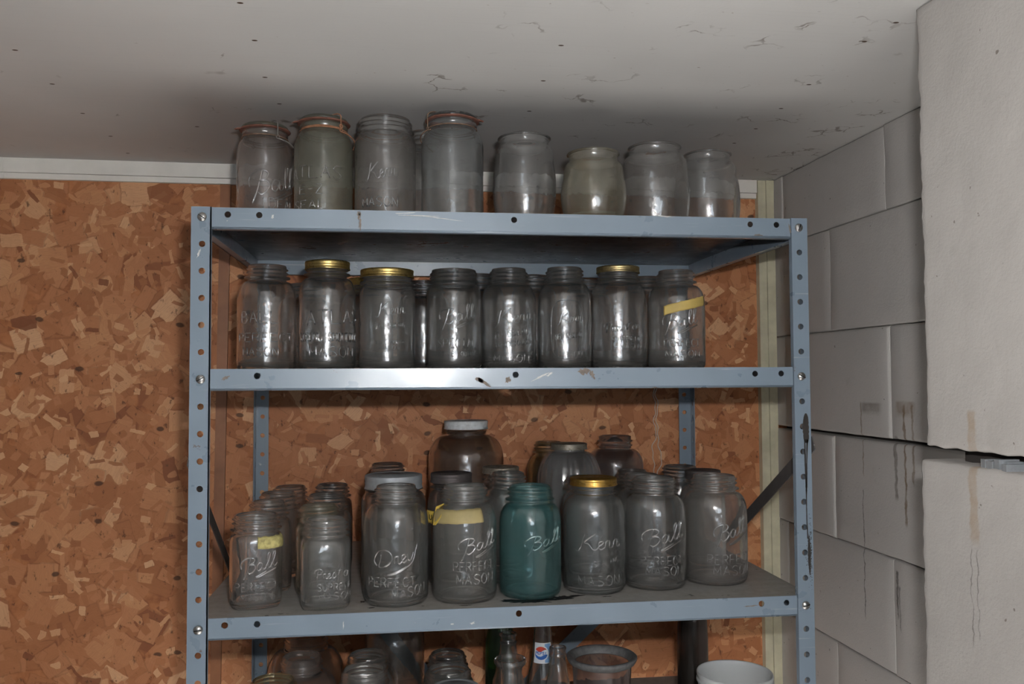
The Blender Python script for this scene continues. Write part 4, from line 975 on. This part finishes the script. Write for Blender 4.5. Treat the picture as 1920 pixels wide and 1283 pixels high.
zc = .133; lab = grid_patch(-.016, .0165, -.018, .018, .0006, lambda u, v: True, M['lab_white'], 'paper_label', pep, zc)
grid_patch(.0035, .0150, -.0165, .0165, .0009, lambda u, v: math.hypot(u + .003, v) > .0135, M['lab_lblue'], 'blue_border', lab, zc)
grid_patch(-.016, .01, -.012, .012, .0012, lambda u, v: math.hypot(u + .003, v) < .0115 and v > .0042 + .002 * math.sin(u * 300), M['lab_red'], 'red_swoosh', lab, zc, 60, 60)
grid_patch(-.016, .01, -.012, .012, .0012, lambda u, v: math.hypot(u + .003, v) < .0115 and v < -.0042 + .002 * math.sin(u * 300), M['lab_blue'], 'blue_swoosh', lab, zc, 60, 60)
e = MB()
for s_ in strokes('PEPSI', 'b', .0185, .0046):
    e.tube([((lerp_prof(pb, zc + b) + .0014) * math.cos(azp + (a - .003) / .0185), (lerp_prof(pb, zc + b) + .0014) * math.sin(azp + (a - .003) / .0185), zc + b) for a, b in s_], .0006, 5)
e.build('label_lettering', M['lab_blue'], lab)
# bottle with a round moulded emblem
bx, by = .5635, .245
pb = soda(.167, .024, .0125); pb = [(.022, 0), (.0235, .005), (.0235, .07), (.0215, .1), (.0178, .12), (.0150, .14), (.0132, .150), (.0150, .1515), (.0150, .1545), (.0135, .156), (.0135, .163), (.0148, .1645), (.0145, .167), (.0125, .1675)]
emb = bottle('frosty clear bottle with a round moulded emblem, beside the labelled soda bottle', bx, by, pb, 'haze', name='soda_bottle')
azp = math.atan2(CY - by, CX - bx); e = MB(); r0 = .0225
def on(u, v): 
    rr = lerp_prof(pb, v) + .0003; return (rr * math.cos(azp + u / r0), rr * math.sin(azp + u / r0), v)
e.tube([on(.011 * math.cos(TAU * i / 40), .098 + .011 * math.sin(TAU * i / 40)) for i in range(40)], .0005, 5, True)
for s_ in strokes('Presto', 's', .017, .009)[:4]: e.tube([on(a + .004, .099 + b) for a, b in s_], .0005, 5)
e.build('moulded_emblem', M['lab_white'], emb)
# thick-rimmed glass bowl
bw = empty('glass_bowl', (.631, .2, Z4 + .0002), 'dusty glass bowl with a thick grey rim in the middle of the bottom shelf', 'bowl')
m = MB(); h = .1645; m.lathe([(.03, 0), (.036, .003), (.042, .05), (.0475, .10), (.0505, h - .012)], 56); m.lathe([(.047, h - .012), (.044, .1), (.038, .05), (.03, .008), (.0005, .007)], 56); m.build('bowl_body', glass('purple'), bw)
m = MB(); m.lathe([(.0505, h - .014), (.056, h - .011), (.0595, h - .005), (.0600, h - .002), (.0575, h), (.0535, h - .0005), (.0495, h - .004), (.047, h - .012)], 64); m.build('thick_rim', M['greyceramic'], bw)
# tall dark bottle
bottle('tall dark brown bottle beside the right rear post, bottom shelf', .836, .33, [(.026, 0), (.029, .006), (.029, .15), (.027, .185), (.0225, .225), (.0195, .25), (.0185, .262)], 'brownblack', name='dark_bottle')
# white tub
tb = empty('plastic_tub', (.827, .1, Z4 + .0002), 'open white plastic tub at the right end of the bottom shelf', 'tub')
m = MB(); h = .160; R = .0605
m.lathe([(.0005, 0), (R * .84, 0), (R * .88, .004), (R * .96, h - .03), (R * .97, h - .016), (R * 1.01, h - .0145), (R * 1.01, h - .0115), (R * .975, h - .0105), (R * .975, h - .007), (R, h - .0055), (R * 1.0, h - .002), (R * .985, h), (R * .955, h - .001), (R * .94, h - .006), (R * .93, h - .02), (R * .86, .006), (.0005, .005)], 80)
m.build('tub_body', M['plastic'], tb)

# ------------------------------------------------------------ wire hanging on the back wall
root = empty('hanging_wire', RM(.858, YW - .003, 0), 'thin twisted wire hanging in a loose loop on the back panel', 'wire')
m = MB(); P1 = []; P2 = []
for i in range(60):
    t = i / 59; z = ZT - .235 - .225 * t; w = .0022 * math.sin(t * 24) + .0015 * math.sin(t * 51)
    sep_ = .0015 + (.0075 * math.sin(math.pi * max(0, (t - .62) / .38)) if t > .62 else .0012 * abs(math.sin(t * 16)))
    P1.append((w - sep_ + .002 * t, -.0008, z)); P2.append((w + sep_ + .002 * t, -.002, z))
m.tube(P1 + P2[::-1], .0010, 5); m.build('wire_strand', M['wire_l'], root)
